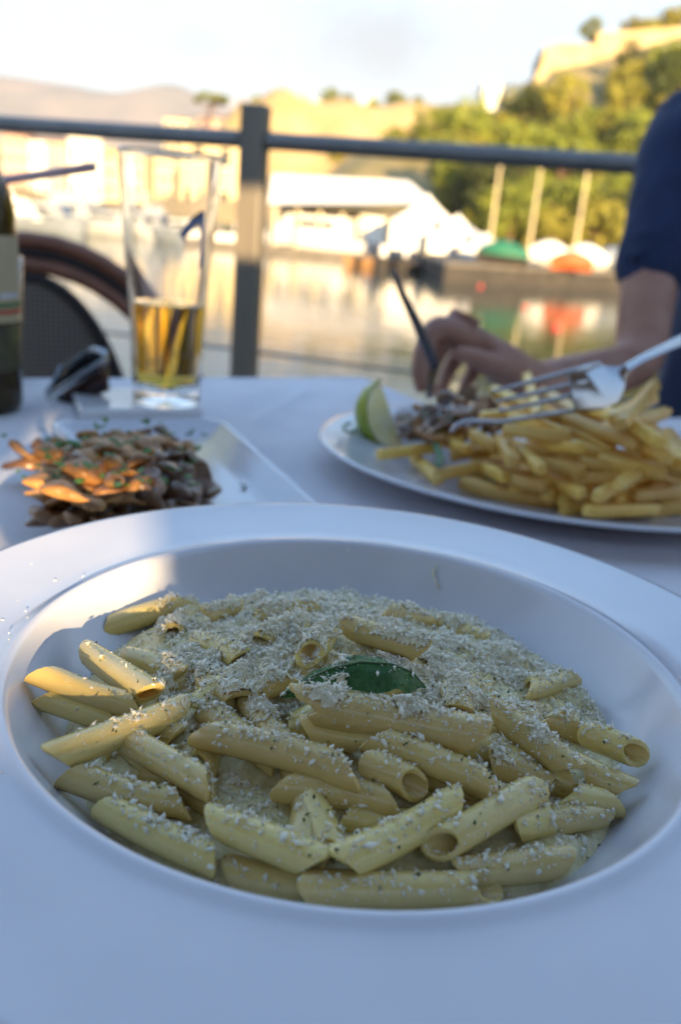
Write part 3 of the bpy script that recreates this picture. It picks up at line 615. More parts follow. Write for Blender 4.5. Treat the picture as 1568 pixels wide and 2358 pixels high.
table(A1, .85, .85, 'square table pushed up beside the diner in navy', 'white cloth on the second table under the diner\'s forearm', 'cloth', seed=5)

# ---------------------------------------------------------------- rattan chair across the table
def chair(origin, rz_, label, wz=1.0):
    t = thing('rattan_chair', label, 'chair', origin)
    def arch(hw, top, z0, n=26, p=2.1):
        pts = []
        for i in range(n+1):
            a = math.pi*i/n; cx, sy = math.cos(a), math.sin(a)
            pts.append((hw*math.copysign(abs(cx)**(2/p), cx), .04*abs(cx)**2-.0, z0+(top-z0)*abs(sy)**(2/p)))
        return pts
    fr = MB().tube(arch(.285, .862, .46), .0125, 12).build('back_frame', 'rattan', t, local=True)
    MB().tube(arch(.272, .844, .46), .008, 8).build('dark_gap', 'rattan_black', fr, local=True)  # black tube stands in for the dark gap between the frame tubes
    MB().tube(arch(.258, .826, .46), .0125, 12).build('inner_frame', 'rattan', t, local=True)
    # woven back panel with its own dark edge
    A_ = arch(.155, .808, .46, 30, 2.0); b = MB(); n = len(A_)
    rows = 14; V = []
    for j in range(rows+1):
        k = j/rows
        for i in range(n):
            x, y, z = A_[i]; V.append((x*(1-0), y+.012-.02*(1-(x/.155)**2), .46+(z-.46)*k))
    b.add(V, [(j*n+i, j*n+i+1, (j+1)*n+i+1, (j+1)*n+i) for j in range(rows) for i in range(n-1)]); b.build('woven_back', 'weave', t, local=True)
    MB().tube([(x, y-.004, z) for x, y, z in A_], .009, 8).build('panel_edge', 'rattan_black', t, local=True)
    MB().lathe([(.01, .43), (.235, .43), (.25, .445), (.235, .46), (.01, .46)], 32, c=(0, -.2, 0)).build('seat', 'weave', t, local=True, auto=40)
    for sx in (-1, 1):
        for y in (-.36, .02): MB().tube([(sx*.2, y, 0), (sx*.21, y*.95, .44)], .015, 10).build('leg', 'rattan', t, local=True, auto=50)
    t.rotation_euler = (0, 0, rz_); return t
pc = at(72, 700, 1.32); chair((pc.x, 1.32, 0), rad(6), 'brown rattan chair with arched frame and woven back, empty, by the railing')

# ---------------------------------------------------------------- tall beer glass standing on a white slab
gc = on(383, 925, T+.009); GX, GY, GZ = gc.x, gc.y, T+.0096
gl = thing('beer_glass', 'tall tapered beer glass with printed mark, one third full', 'glass', (GX, GY, GZ))
GH = .211; rb, rt = .0303, .0432
def go(z): return rb+(rt-rb)*sm(.02, GH, z)*.45+(rt-rb)*.55*max(0, z/GH)**1.6
pr = [(.0005, .002), (rb*.8, .0015), (rb*.96, .0), (rb, .004)]+[(go(z), z) for z in [.005, .007, .012, .03, .06, .09, .12, .15, .18, .195, GH-.008, GH-.005, GH-.003, GH-.002]]
pr += [(go(GH)-.0006, GH), (go(GH)-.0012, GH-.001)]+[(go(z)-.0015, z) for z in [GH-.003, GH-.005, GH-.008, .195, .18, .15, .12, .09, .06, .03, .024]]+[(rb*.88, .0165), (rb*.5, .0135), (.0005, .013)]
MB().lathe(pr, 72, close=True).build('glass_wall', 'glass', gl, local=True)
BL = .088
pr = [(.0005, .0134), (rb*.5, .0139), (rb*.88, .0169)]+[(go(z)-.00172, z) for z in [.024, .03, .06, .075, BL-.003, BL-.0015, BL]]+[(go(BL)*.6, BL-.0004), (.0005, BL-.0004)]
MB().lathe(pr, 72, close=True).build('beer', 'beer', gl, local=True)
def on_glass(a, z, off=.0003): r_ = go(z)+off; return (r_*math.sin(a), -r_*math.cos(a), z)
for poly in ([(.45, .150), (.65, .160), (.85, .166), (.98, .168), (1.02, .162), (.9, .158), (.72, .152), (.56, .145)], [(.88, .158), (1.02, .164), (1.06, .142), (1.04, .12), (.95, .122), (.96, .142)], [(.4, .149), (.52, .143), (.62, .141), (.54, .149)]):
    b = MB(); b.add([on_glass(a, z) for a, z in poly], [tuple(range(len(poly)))]); b.build('printed_mark', 'print_blue', gl, local=True)
# slab under the glass
s0_, s1_ = on(183, 965, T), on(466, 963, T); du = (s1_-s0_); du.z = 0; sl = du.length; du.normalize(); dv = Vector((-du.y, du.x, 0))
sc = s0_+du*sl/2+dv*.044; tag(MB().box((sc.x, sc.y, T+.0048), (sl, .092, .0095), math.atan2(du.y, du.x), bev=.0018).build('coaster', 'slab', smooth=False), 'flat glossy white slab under the beer glass', 'coaster')

# ---------------------------------------------------------------- beer bottle at the left
bx = on(-48, 935, T); bt = thing('beer_bottle', 'large dark brown glass bottle with cream paper label', 'bottle', (bx.x, bx.y, T))
BR = .0365
MB().lathe([(.001, .004), (.028, .002), (.034, .0), (BR, .006), (BR, .150), (BR*.985, .162), (BR*.9, .178), (BR*.72, .194), (.0195, .212), (.0150, .232), (.0135, .258), (.0135, .266), (.0155, .268), (.0155, .280), (.0135, .281), (.0115, .281), (.0115, .25)], 56).build('glass_body', 'bottle_glass', bt, local=True)
def band(z0, z1, m, nm, a0=-2.6, a1=2.6, off=.0004, par=bt):
    b = MB(); n = 40; V = []
    for i in range(n+1):
        a = a0+(a1-a0)*i/n
        for z in (z0, z1): V.append(((BR+off)*math.sin(a), -(BR+off)*math.cos(a), z))
    b.add(V, [(2*i, 2*i+2, 2*i+3, 2*i+1) for i in range(n)]); return b.build(nm, m, par, local=True)
lb = band(.076, .145, 'label_paper', 'label')
band(.083, .0865, 'label_red', 'label_stripe', .7, 1.9, .0007, lb); band(.0885, .092, 'label_green', 'label_stripe', .7, 1.9, .0007, lb); band(.096, .1, 'porcelain', 'label_stripe', 1.0, 1.7, .0007, lb)
band(.036, .074, 'label_dark', 'lower_label')
# drinking straw in a small tumbler behind the bottle
st = at(-14, 420, .835); tg = thing('tumbler', 'small clear tumbler behind the beer bottle', 'glass', (st.x-.012, .835, T))
MB().lathe([(.0005, .001), (.026, 0), (.028, .003), (.034, .12), (.0325, .12), (.0265, .008), (.0005, .007)], 40, close=True).build('glass_wall', 'glass', tg, local=True)
MB().lathe([(.0005, .0075), (.0262, .0085), (.0305, .085), (.0005, .085)], 40, close=True).build('drink', 'beer', tg, local=True)
e_ = at(217, 383, .80)
tag(MB().tube([(st.x-.026, .84, T+.010), st-Vector((.004, -.003, .02)), st, st+Vector((.004, -.001, .0022)), st+Vector((.012, -.002, .0036)), st*.5+e_*.5+Vector((0, 0, .0005)), e_], .0043, 10).build('drinking_straw', 'straw'), 'pinkish drinking straw bent sideways above the bottle', 'straw')

# ---------------------------------------------------------------- sunglasses lying on edge beside the slab
sg = on(144, 962, T); sun_g = thing('sunglasses', 'folded dark sunglasses with silvery frame next to the white slab', 'sunglasses', (sg.x, sg.y, T))
def cpx(cx, cy, Y): return at((80+cx*.2679)/1.0204, (790+cy*.2679)/1.0204, Y)
def lens(poly, Y0, Y1, nm, m, th=.0022):
    n = len(poly); xs_ = [p[0] for p in poly]; ys = [p[1] for p in poly]; cx, cy = sum(xs_)/n, sum(ys)/n; V = []; F = []
    def Yf(x, y): t = (x-110)/(660-110); return Y0+(Y1-Y0)*t
    rings = [0, .35, .7, 1]
    for s in (0, 1):
        for k in rings[1:]:
            for x, y in poly:
                x_, y_ = cx+(x-cx)*k, cy+(y-cy)*k; p = cpx(x_, y_, Yf(x_, y_)); p.y += -.006*(1-k*k)+s*th; V.append(p)
        p = cpx(cx, cy, Yf(cx, cy)); p.y += -.006+s*th; V.append(p)
    m_ = 3*n+1
    for s in (0, 1):
        o = s*m_
        for i in range(n): F.append((o+3*n, o+i, o+(i+1) % n))
        for r_ in range(2):
            for i in range(n): F.append((o+r_*n+i, o+r_*n+(i+1) % n, o+(r_+1)*n+(i+1) % n, o+(r_+1)*n+i))
    for i in range(n): F.append((2*n+i, 2*n+(i+1) % n, m_+2*n+(i+1) % n, m_+2*n+i))
    b = MB(); b.add(V, F); return b.build(nm, m, sun_g)
lens([(125, 470), (170, 380), (240, 260), (350, 185), (500, 130), (575, 140), (610, 195), (420, 310), (210, 470)], .80, .79, 'lens', 'lens')
lens([(185, 530), (420, 360), (560, 270), (635, 260), (660, 470), (600, 500), (480, 560), (380, 640), (270, 610)], .775, .765, 'lens', 'lens_brown')
fr = MB().tube([cpx(x, y, Y) for x, y, Y in [(150, 500, .78), (230, 450, .775), (420, 335, .77), (560, 240, .768), (630, 205, .77), (615, 140, .775), (520, 112, .785), (400, 150, .79)]], [.0018, .0026, .0022, .0026, .0034, .0034, .0026, .0015], 8).build('frame', 'chrome', sun_g)
tp = MB().tube([cpx(x, y, Y) for x, y, Y in [(240, 250, .80), (150, 430, .795), (112, 480, .785), (150, 590, .772), (220, 690, .757), (255, 722, .752)]], [.0016, .0018, .0024, .0022, .002, .0022], 8).build('temple', 'chrome', sun_g)
MB().tube([cpx(x, y, Y) for x, y, Y in [(270, 610, .768), (330, 670, .757), (372, 724, .751)]], [.003, .0028, .003], 8).build('temple', 'lens', sun_g)
MB().tube([cpx(x, y, Y) for x, y, Y in [(575, 270, .766), (630, 370, .764), (655, 480, .763)]], .0014, 8).build('rim_wire', 'rattan', sun_g)

# ---------------------------------------------------------------- rectangular plate with mushrooms
MZ = T
F_, L_ = on(512, 978, T+.012), on(112, 984, T+.012); R_ = on(778, 1140, T+.012)
pu = (F_-L_); pu.z = 0; pw = pu.length; pu.normalize(); pv = Vector((pu.y, -pu.x, 0)); pl = .30
pcn = L_+pu*pw/2+pv*pl/2
def plate_pt(u, v, z): q = pcn+pu*u+pv*v; return Vector((q.x, q.y, z))
def rounded(hw, hl, r_, z, n=6):
    pts = []
    for cx, cy, a0 in ((hw-r_, hl-r_, 0), (-hw+r_, hl-r_, 90), (-hw+r_, -hl+r_, 180), (hw-r_, -hl+r_, 270)):
        for i in range(n+1):
            a = rad(a0+90*i/n); pts.append(plate_pt(cx+r_*math.cos(a), cy+r_*math.sin(a), z))
    return pts
sp = thing('square_plate', 'rectangular white plate holding the fried mushrooms', 'plate', (pcn.x, pcn.y, T)); hw, hl = pw/2, pl/2
secs = [rounded(hw-.03, hl-.03, .012, T+.0005), rounded(hw-.008, hl-.008, .014, T+.008), rounded(hw, hl, .016, T+.0165), rounded(hw-.0015, hl-.0015, .015, T+.018), rounded(hw-.004, hl-.004, .013, T+.0172), rounded(hw-.016, hl-.016, .012, T+.008), rounded(hw-.026, hl-.026, .012, T+.0048), rounded(.01, .01, .004, T+.0044)]
k = len(secs[0]); b = MB(); b.add([p for s in secs[:5] for p in s], [(i*k+j, i*k+(j+1) % k, (i+1)*k+(j+1) % k, (i+1)*k+j) for i in range(4) for j in range(k)]+[tuple(range(k))]); b.build('rim', 'porcelain', sp, auto=60)
b = MB(); b.add([p for s in secs[4:] for p in s], [(i*k+j, i*k+(j+1) % k, (i+1)*k+(j+1) % k, (i+1)*k+j) for i in range(3) for j in range(k)]+[tuple(range(3*k, 4*k))]); b.build('well', 'porcelain', sp, auto=60)

# mushroom slices
def slice_mesh(seed, s=1.0):
    rg = random.Random(seed); n = 26; out_ = []; ln = rg.uniform(.85, 1.35); ph = rg.random()*6
    for i in range(n):
        a = 2*math.pi*i/n; x, y = math.cos(a), math.sin(a)
        r_ = 1+.10*math.sin(2*a+ph)+.07*math.sin(3*a+2*ph)+.04*math.sin(5*a+ph)
        if y < 0: x *= 1-.45*abs(y)                      # narrows towards the stem
        out_.append((x*r_*.8, y*r_*ln))
    b = MB(); V = []; th = .34; ca, cb = rg.uniform(-.35, .35), rg.uniform(-.16, .10)
    f = lambda x, y: ca*x*x+cb*y*y+.10*math.sin(2.6*y+seed)*(1+x)+.05*math.sin(5*x+seed)
    rings = [(0, -th), (.5, -th), (.85, -th*.9), (.97, -th*.5), (1, 0), (.97, th*.5), (.85, th*.9), (.5, th), (0, th)]
    for k_, z_ in rings:
        for x, y in out_: kk = max(k_, .02); V.append((x*kk, y*kk, f(x*kk, y*kk)+z_*(.8+.3*math.sin(3*y*kk+seed))))
    m_ = len(rings); F = [(i*n+j, i*n+(j+1) % n, (i+1)*n+(j+1) % n, (i+1)*n+j) for i in range(m_-1) for j in range(n)]+[tuple(range(n)), tuple(range((m_-1)*n, m_*n))]
    me = bpy.data.meshes.new('mushroom_slice'); me.from_pydata([tuple(c*s*.0098 for c in v) for v in V], [], F)
    bm = bmesh.new(); bm.from_mesh(me); bmesh.ops.recalc_face_normals(bm, faces=bm.faces[:]); bm.to_mesh(me); bm.free()
    me.polygons.foreach_set('use_smooth', [True]*len(me.polygons)); return me
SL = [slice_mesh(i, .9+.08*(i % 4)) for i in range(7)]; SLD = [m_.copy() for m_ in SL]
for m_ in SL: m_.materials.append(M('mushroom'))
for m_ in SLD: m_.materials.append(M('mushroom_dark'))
def put_slice(p, e, meshes, label, cat, group, s=1.0, name='mushroom_slice'):
    o = bpy.data.objects.new(name, random.choice(meshes)); C.objects.link(o); o.location = p; o.rotation_euler = e; o.scale = (s, s*1.1, s*.9); return tag(o, label, cat, group)
rg = random.Random(5)
msp = []
# heap outline in the photograph: a long low mound, highest at the back
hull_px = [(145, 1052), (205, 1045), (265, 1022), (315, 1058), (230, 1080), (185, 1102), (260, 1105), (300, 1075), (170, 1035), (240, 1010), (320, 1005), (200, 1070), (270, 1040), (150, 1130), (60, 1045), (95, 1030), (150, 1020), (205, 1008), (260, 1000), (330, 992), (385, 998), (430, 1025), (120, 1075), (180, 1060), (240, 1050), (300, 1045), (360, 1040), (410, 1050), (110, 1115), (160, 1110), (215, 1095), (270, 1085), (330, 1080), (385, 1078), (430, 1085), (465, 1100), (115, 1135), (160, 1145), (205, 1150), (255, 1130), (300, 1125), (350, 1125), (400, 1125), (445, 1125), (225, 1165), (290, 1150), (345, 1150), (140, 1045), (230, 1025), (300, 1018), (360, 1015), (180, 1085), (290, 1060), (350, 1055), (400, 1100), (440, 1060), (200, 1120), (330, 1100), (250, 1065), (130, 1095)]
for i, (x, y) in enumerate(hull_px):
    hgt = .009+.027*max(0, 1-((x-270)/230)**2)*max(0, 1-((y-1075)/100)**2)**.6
    p = on(x, y, T+.006+hgt); lit = x < 330 or y < 1040  # unlit slices take the dark material: shade put into their colour
    put_slice(p, (rg.uniform(-.5, .5)+.3, rg.uniform(-.5, .5), rg.random()*6.28), SL if (lit and rg.random() < .85) else SLD, 'fried mushroom slice in the heap on the rectangular plate' if lit else 'mushroom slice coloured dark for shade in the heap on the rectangular plate', 'mushroom', 'mushrooms on the rectangular plate' if lit else 'dark mushrooms on the rectangular plate', rg.uniform(.7, 1.05))
    msp.append(p)
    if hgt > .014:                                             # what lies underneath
        put_slice((p.x+rg.gauss(0, .004), p.y+rg.gauss(0, .004)+.002, T+.006+hgt*.42), (rg.uniform(-.3, .3), rg.uniform(-.3, .3), rg.random()*6.28), SLD, 'mushroom slice coloured dark for shade in the heap on the rectangular plate', 'mushroom', 'dark mushrooms on the rectangular plate', rg.uniform(1.0, 1.3))
for i, (x, y, an) in enumerate([(215, 1062, .2), (285, 1048, .1), (130, 1048, .5), (120, 1118, .3), (330, 1030, -.4), (395, 1022, 1.2), (255, 1030, .2), (175, 1140, .4), (300, 1085, .2), (200, 1090, 0)]):      # large slices on top
    p = on(x, y, T+.030+.012*max(0, 1-((x-250)/180)**2)); put_slice(p, (.35, rg.uniform(-.2, .2), an+1.57), SL, 'large orange brown mushroom slice on top of the heap', 'mushroom', 'large mushroom slices on the rectangular plate', rg.uniform(1.0, 1.35))
def flecks(name, pts, size, m, label, cat):
    b = MB(); rg2 = random.Random(len(pts))
    for p in pts:
        s = size*rg2.uniform(.5, 1.4); R_ = Matrix.Rotation(rg2.random()*6.28, 3, 'Z')@Matrix.Rotation(rg2.uniform(-.6, .6), 3, 'X')
        V = [Vector(p)+R_@Vector(v)*s for v in ((-1, -.5, 0), (.2, -.8, .15), (1, -.1, .1), (.5, .7, 0), (-.6, .6, .25))]
        b.add(V+[v+Vector((0, 0, s*.25)) for v in V], [(0, 1, 2, 3, 4), (9, 8, 7, 6, 5)]+[(i, (i+1) % 5, (i+1) % 5+5, i+5) for i in range(5)])
    return tag(b.build(name, m, smooth=False), label, cat, kind='stuff')
pp = []
for i in range(110):
    p = rg.choice(msp); pp.append(p+Vector((rg.gauss(0, .010), rg.gauss(0, .010), .006+rg.uniform(0, .006))))
for x, y in [(205, 1005), (220, 1015), (345, 1000), (395, 1000), (215, 1035), (370, 1105), (380, 1112), (350, 1110), (310, 1040), (160, 1065), (585, 1045), (597, 1042), (640, 1123), (645, 1127), (560, 1120), (600, 1132)]: pp.append(on(x, y, T+.006 if x > 470 else T+.038))
flecks('chopped_parsley', pp, .0024, 'parsley', 'chopped green parsley scattered over the mushrooms', 'parsley')

# ---------------------------------------------------------------- oval plate with chips, mushrooms, lemon
RZ = T+.020
EP = [(714, 965), (745, 1000), (794, 1030), (884, 1090), (984, 1135), (1084, 1170), (1184, 1195), (1284, 1210), (1384, 1215), (1568, 1207)]
Q = np.array([on(x, y, RZ)[:2] for x, y in EP]); best = None
for ang in np.radians(np.arange(-10, 60, 5)):
    for ra in (.16, .17, .18, .19):
        for ratio in (.66, .72, .8, .88):
            u_ = np.array([np.cos(ang), np.sin(ang)])*-1; c0 = Q[0]*0
            cc = Q.mean(0)+np.array([.05, .09])
            for it in range(40):
                d = Q-cc; a = d@np.array([np.cos(ang), np.sin(ang)]); b2 = d@np.array([-np.sin(ang), np.cos(ang)]); rr = np.sqrt((a/ra)**2+(b2/(ra*ratio))**2)
                g = ((1-1/rr)[:, None]*d).mean(0); cc = cc+g*.9
            e = np.abs(rr-1).max()*ra+ .002*abs(ratio-.75)
            if best is None or e < best[0]: best = (e, ang, ra, ratio, cc.copy())
PE, PANG, PRA, PRT, PC = best
print('oval plate', best)
op = thing('oval_plate', 'oval white plate heaped with chips and mushrooms', 'plate', (PC[0], PC[1], T))
pr = [(.62, .0012), (.66, .001), (.72, .006), (.9, .0135), (.985, .0185), (1.0, .0200), (.995, .0215), (.975, .0212)]
MB().lathe([(r_*PRA, z) for r_, z in pr], 96, sx=1, sy=PRT, rz=PANG).build('rim', 'porcelain', op, local=True)
pr = [(.975, .0212), (.9, .0175), (.8, .0125), (.7, .0068), (.64, .0052), (.3, .0046), (.002, .0045)]
MB().lathe([(r_*PRA, z) for r_, z in pr], 96, sx=1, sy=PRT, rz=PANG).build('well', 'porcelain', op, local=True)
b = MB().lathe([(.62*PRA, .0012), (.002, .002)], 96, sy=PRT, rz=PANG); b.build('foot', 'porcelain', op, local=True)

def fry_mesh(A, B, w, seed, bend=0.0):
    rg_ = random.Random(seed); A, B = Vector(A), Vector(B); d = B-A; Ln = d.length; d.normalize()
    a = d.cross(Vector((0, 0, 1)));  a = a.normalized() if a.length > .05 else Vector((1, 0, 0)); c = a.cross(d); tw = rg_.uniform(-.5, .5)
    cs = [(1, .78), (.78, 1), (-.78, 1), (-1, .78), (-1, -.78), (-.78, -1), (.78, -1), (1, -.78)]; ts = [0, .04, .25, .5, .75, .96, 1]; V = []
    for i, t in enumerate(ts):
        k = (.72 if i in (0, 6) else 1)*(1+.06*rg_.uniform(-1, 1)); o = A+d*Ln*t+(c*bend+a*bend*.4)*math.sin(math.pi*t)*Ln
        for x, y in cs:
            x, y = x*math.cos(tw)-y*math.sin(tw), x*math.sin(tw)+y*math.cos(tw); V.append(o+(a*x+c*y)*w*.5*k)
    n = 8; b = MB(); b.add(V, [(i*n+j, i*n+(j+1) % n, (i+1)*n+(j+1) % n, (i+1)*n+j) for i in range(6) for j in range(n)]+[tuple(range(n)), tuple(range(6*n, 7*n))]); return b
FR = [((884, 1045), (1000, 1030), .022), ((958, 1060), (1005, 1100), .012), ((1022, 1092), (1180, 1072), .020), ((1075, 1112), (1258, 1150), .014), ((1045, 1048), (1120, 1040), .022), ((1362, 1176), (1498, 1172), .016),
      ((1172, 992), (1300, 1010), .052), ((1172, 1022), (1240, 1075), .036), ((1205, 1035), (1325, 1045), .040), ((1150, 1015), (1180, 1060), .038), ((1090, 1000), (1140, 1030), .040), ((1230, 1060), (1330, 1085), .034), ((1165, 1095), (1250, 1118), .022),
      ((1235, 1075), (1330, 1130), .026), ((1270, 1120), (1350, 1150), .018), ((1330, 1100), (1455, 1098), .032), ((1345, 1065), (1460, 1085), .040), ((1385, 1140), (1500, 1090), .026), ((1440, 1110), (1590, 1045), .036), ((1470, 1140), (1600, 1118), .022),
      ((1310, 965), (1455, 1020), .058), ((1290, 985), (1400, 1035), .050), ((1370, 950), (1500, 1010), .062), ((1440, 965), (1505, 890), .075), ((1420, 960), (1500, 920), .068), ((1435, 972), (1528, 950), .070), ((1400, 990), (1530, 1050), .058),
      ((1460, 1030), (1580, 1070), .050), ((1500, 990), (1560, 1060), .052), ((1230, 950), (1370, 960), .060), ((1120, 960), (1250, 955), .052), ((1215, 870), (1235, 945), .062), ((1140, 900), (1220, 935), .056), ((1290, 1150), (1340, 1158), .014), ((1260, 1140), (1310, 1125), .016),
      ((1100, 1075), (1160, 1100), .018), ((1330, 1030), (1460, 1055), .047), ((1290, 1050), (1390, 1075), .040), ((1180, 965), (1290, 1000), .052), ((1390, 1060), (1520, 1085), .042), ((1540, 1000), (1600, 1080), .046), ((1480, 1075), (1620, 1100), .036), ((1520, 1140), (1640, 1150), .018), ((1010, 990), (1060, 1010), .036),
      ((1030, 1015), (1075, 1035), .03), ((1340, 1130), (1420, 1150), .016), ((1420, 1150), (1520, 1130), .018), ((1560, 1060), (1660, 1040), .045), ((1240, 1010), (1330, 1030), .048), ((1250, 905), (1330, 950), .056)]
def fit_fry(i, a, c_, h):
    p, q = on(*a, T+h), on(*c_, T+h+random.uniform(-.004, .004)); w = .0076+.0016*random.random(); md = (p+q)/2; p, q = md+(p-md)*1.2, md+(q-md)*1.22
    lab = {0: 'chip lying apart with a browned end beside the lemon wedge', 1: 'short pale chip on the bare rim of the oval plate', 5: 'single chip lying on the front rim of the oval plate', 23: 'chip sticking up steeply at the back of the heap', 31: 'thin browned chip standing up behind the fork'}.get(i)
    o = fry_mesh(p, q, w, i, random.uniform(-.05, .05)).build('potato_chip', 'fry', auto=55)
    tag(o, lab or 'golden potato chip in the heap on the oval plate', 'chip', 'chips on the oval plate')
for i, (a, c_, h) in enumerate(FR): fit_fry(i, a, c_, h)
rgf = random.Random(3); ca, sa = math.cos(PANG), math.sin(PANG)
hc = on(1370, 1060, T+.03)
for i in range(46):                                            # the rest of the heap, underneath and to the far right
    a = rgf.random()*6.28; k = math.sqrt(rgf.random())*.075; x, y = hc.x+.012+k*math.cos(a)*1.15, hc.y+.03+k*math.sin(a)
    z = T+.010+.013*(1-(k/.08)**2)*rgf.random(); an = rgf.uniform(-.6, .6); l_ = rgf.uniform(.028, .040); dz = rgf.uniform(-.006, .006)
    o = fry_mesh((x-l_*math.cos(an), y-l_*math.sin(an), z-dz), (x+l_*math.cos(an), y+l_*math.sin(an), z+dz), .0095, 90+i, rgf.uniform(-.05, .05)).build('potato_chip', 'fry', auto=55)
    tag(o, 'golden potato chip in the heap on the oval plate', 'chip', 'chips on the oval plate')
# dark mushroom heap on the oval plate
rgm = random.Random(11); dsp = []
for i in range(40):
    x, y = rgm.uniform(925, 1160), rgm.uniform(905, 1005); h = .014+.034*max(0, 1-((x-1060)/150)**2)*(1 if y < 960 else .7)
    if y < 1010-(x-925)*.46-25 and x < 1010 and y < 945: continue
    p = on(x, y, T+h); dsp.append(p)
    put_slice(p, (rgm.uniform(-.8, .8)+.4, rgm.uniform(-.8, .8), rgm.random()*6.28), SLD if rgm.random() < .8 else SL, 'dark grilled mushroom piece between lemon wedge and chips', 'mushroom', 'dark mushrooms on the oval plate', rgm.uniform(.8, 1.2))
flecks('chopped_herbs', [p+Vector((rgm.gauss(0, .008), rgm.gauss(0, .008), .008+rgm.uniform(0, .006))) for p in dsp[::2]], .0024, 'herb', 'chopped dark herbs over the mushrooms on the oval plate', 'herbs')
# parsley leaf among the chips
b = MB(); lp = [on(x, y, T+.031) for x, y in [(1005, 1018), (1018, 1040), (1022, 1062), (1012, 1078), (1000, 1070), (1003, 1048), (996, 1030)]]; b.prism(lp, (0, 0, .0012)); tag(b.build('parsley_leaf', 'basil', smooth=False), 'small green parsley leaf between two chips', 'leaf')
# lemon wedge: rind curve and two cut faces
lw = on(868, 1012, T+.012); lem = thing('lemon_wedge', 'greenish lemon wedge standing at the end of the oval plate', 'lemon', (lw.x, lw.y, T+.008))
def wedge():
    n, m_ = 16, 10; Vr = []; hL, rr = .030, .034
    for i in range(n+1):
        t = -1+2*i/n; r_ = rr*math.sqrt(max(0, 1-t*t))**.85+.0006; 
        for j in range(m_+1):
            a = rad(-42+84*j/m_); Vr.append(Vector((r_*math.sin(a), -r_*math.cos(a), t*hL*(1+.10*abs(t)**6))))
    b = MB(); b.add(Vr, [(i*(m_+1)+j, i*(m_+1)+j+1, (i+1)*(m_+1)+j+1, (i+1)*(m_+1)+j) for i in range(n) for j in range(m_)])
    c = MB()
    for j in (0, m_):
        ed = [Vr[i*(m_+1)+j] for i in range(n+1)]; sp_ = [Vector((0, -.002, v.z)) for v in ed]
        c.add([v*.97 for v in ed]+sp_, [(i, i+1, n+2+i, n+1+i) for i in range(n)])
    return b, c
wr, wf = wedge(); _z = (at(826, 890, lw.y)-at(872, 1020, lw.y)).normalized(); _y = -Vector((-1, -.12, -.2)); _y = (_y-_z*_y.dot(_z)).normalized(); _x = _y.cross(_z); Rw = Matrix((_x, _y, _z)).transposed()
lemc = at(905, 948, lw.y+.012)
for bb_, nm, mm in ((wr, 'rind', 'lemon_rind'), (wf, 'flesh', 'lemon_flesh')):
    bb_.v = [tuple(lemc+Rw@(Vector(v)*.92)) for v in bb_.v]; bb_.build(nm, mm, lem)
tag(MB().tube([on(805+14*math.cos(a), 985+10*math.sin(a), T+.024) for a in [i*.55 for i in range(10)]], .0012, 6).build('herb_tendril', 'basil'), 'curled green herb stalk at the tip of the lemon wedge', 'herb')

# ================================================================ PASTA BOWL
BX, BY = .00767, .24486
bowl = thing('pasta_bowl', 'wide rimmed white bowl full of penne', 'bowl', (BX, BY, T))
pr = [(.1035, .0438), (.1046, .0453), (.1060, .0462), (.1076, .0460), (.1092, .0453), (.1115, .0450), (.118, .0454), (.130, .0459), (.142, .0468), (.1488, .0475), (.1508, .0477), (.1517, .0470), (.1512, .0458), (.149, .0448), (.130, .0430), (.110, .0405), (.098, .030), (.085, .014), (.070, .006), (.062, .003), (.060, .0006), (.056, .0006), (.055, .003), (.001, .004)]
MB().lathe(pr, 180).build('rim', 'porcelain', bowl, local=True)
pr = [(.1035, .0438), (.1010, .0400), (.0965, .0330), (.0905, .0260), (.081, .0185), (.066, .0125), (.04, .0105), (.001, .0103)]
MB().lathe(pr, 180).build('well', 'porcelain', bowl, local=True)

WALL = lambda r_: float(np.interp(r_, [0, .066, .081, .0905, .0965, .101, .1035, .106], [.0103, .0125, .0185, .026, .033, .040, .0438, .046]))
def zs(x, y):
    r2 = ((x-BX)/.088)**2+((y-BY)/.088)**2; r_ = .088*math.sqrt(r2)
    return max(T+.0275+.0150*(1-r2)+.0025*noise.noise((x*38, y*38, 2.5)), T+WALL(r_)+.0035)
def onp(x, y, dz=0):                         # pixel -> point on the heap
    z = T+.035
    for _ in range(7): p = on(x, y, z+dz); z = zs(p.x, p.y)
    return on(x, y, z+dz)
# creamy pesto under the pasta
b = MB(); nr, na = 60, 150; V = [(BX, BY, zs(BX, BY)-.0015)]
for i in range(1, nr+1):
    for j in range(na):
        r_ = .0915*i/nr; a = 2*math.pi*j/na; x, y = BX+r_*math.cos(a), BY+r_*math.sin(a)
        lump = .0022*noise.noise((x*120, y*120, 0))+.0014*noise.noise((x*300, y*300, 4))
        V.append((x, y, T+.0275+.0150*(1-(r_/.088)**2)+.0025*noise.noise((x*38, y*38, 2.5))-.0022+.0033*sm(BY-.03, BY+.03, y)+lump*(1-sm(.084, .0915, r_))-.003*sm(.084, .0915, r_)))
F = [(0, 1+j, 1+(j+1) % na) for j in range(na)]+[(1+i*na+j, 1+(i+1)*na+j, 1+(i+1)*na+(j+1) % na, 1+i*na+(j+1) % na) for i in range(nr-1) for j in range(na)]
b.add(V, F); sauce = tag(b.build('cream_sauce', 'sauce'), 'creamy green flecked sauce filling the pasta bowl', 'sauce', kind='stuff')
PEN = []
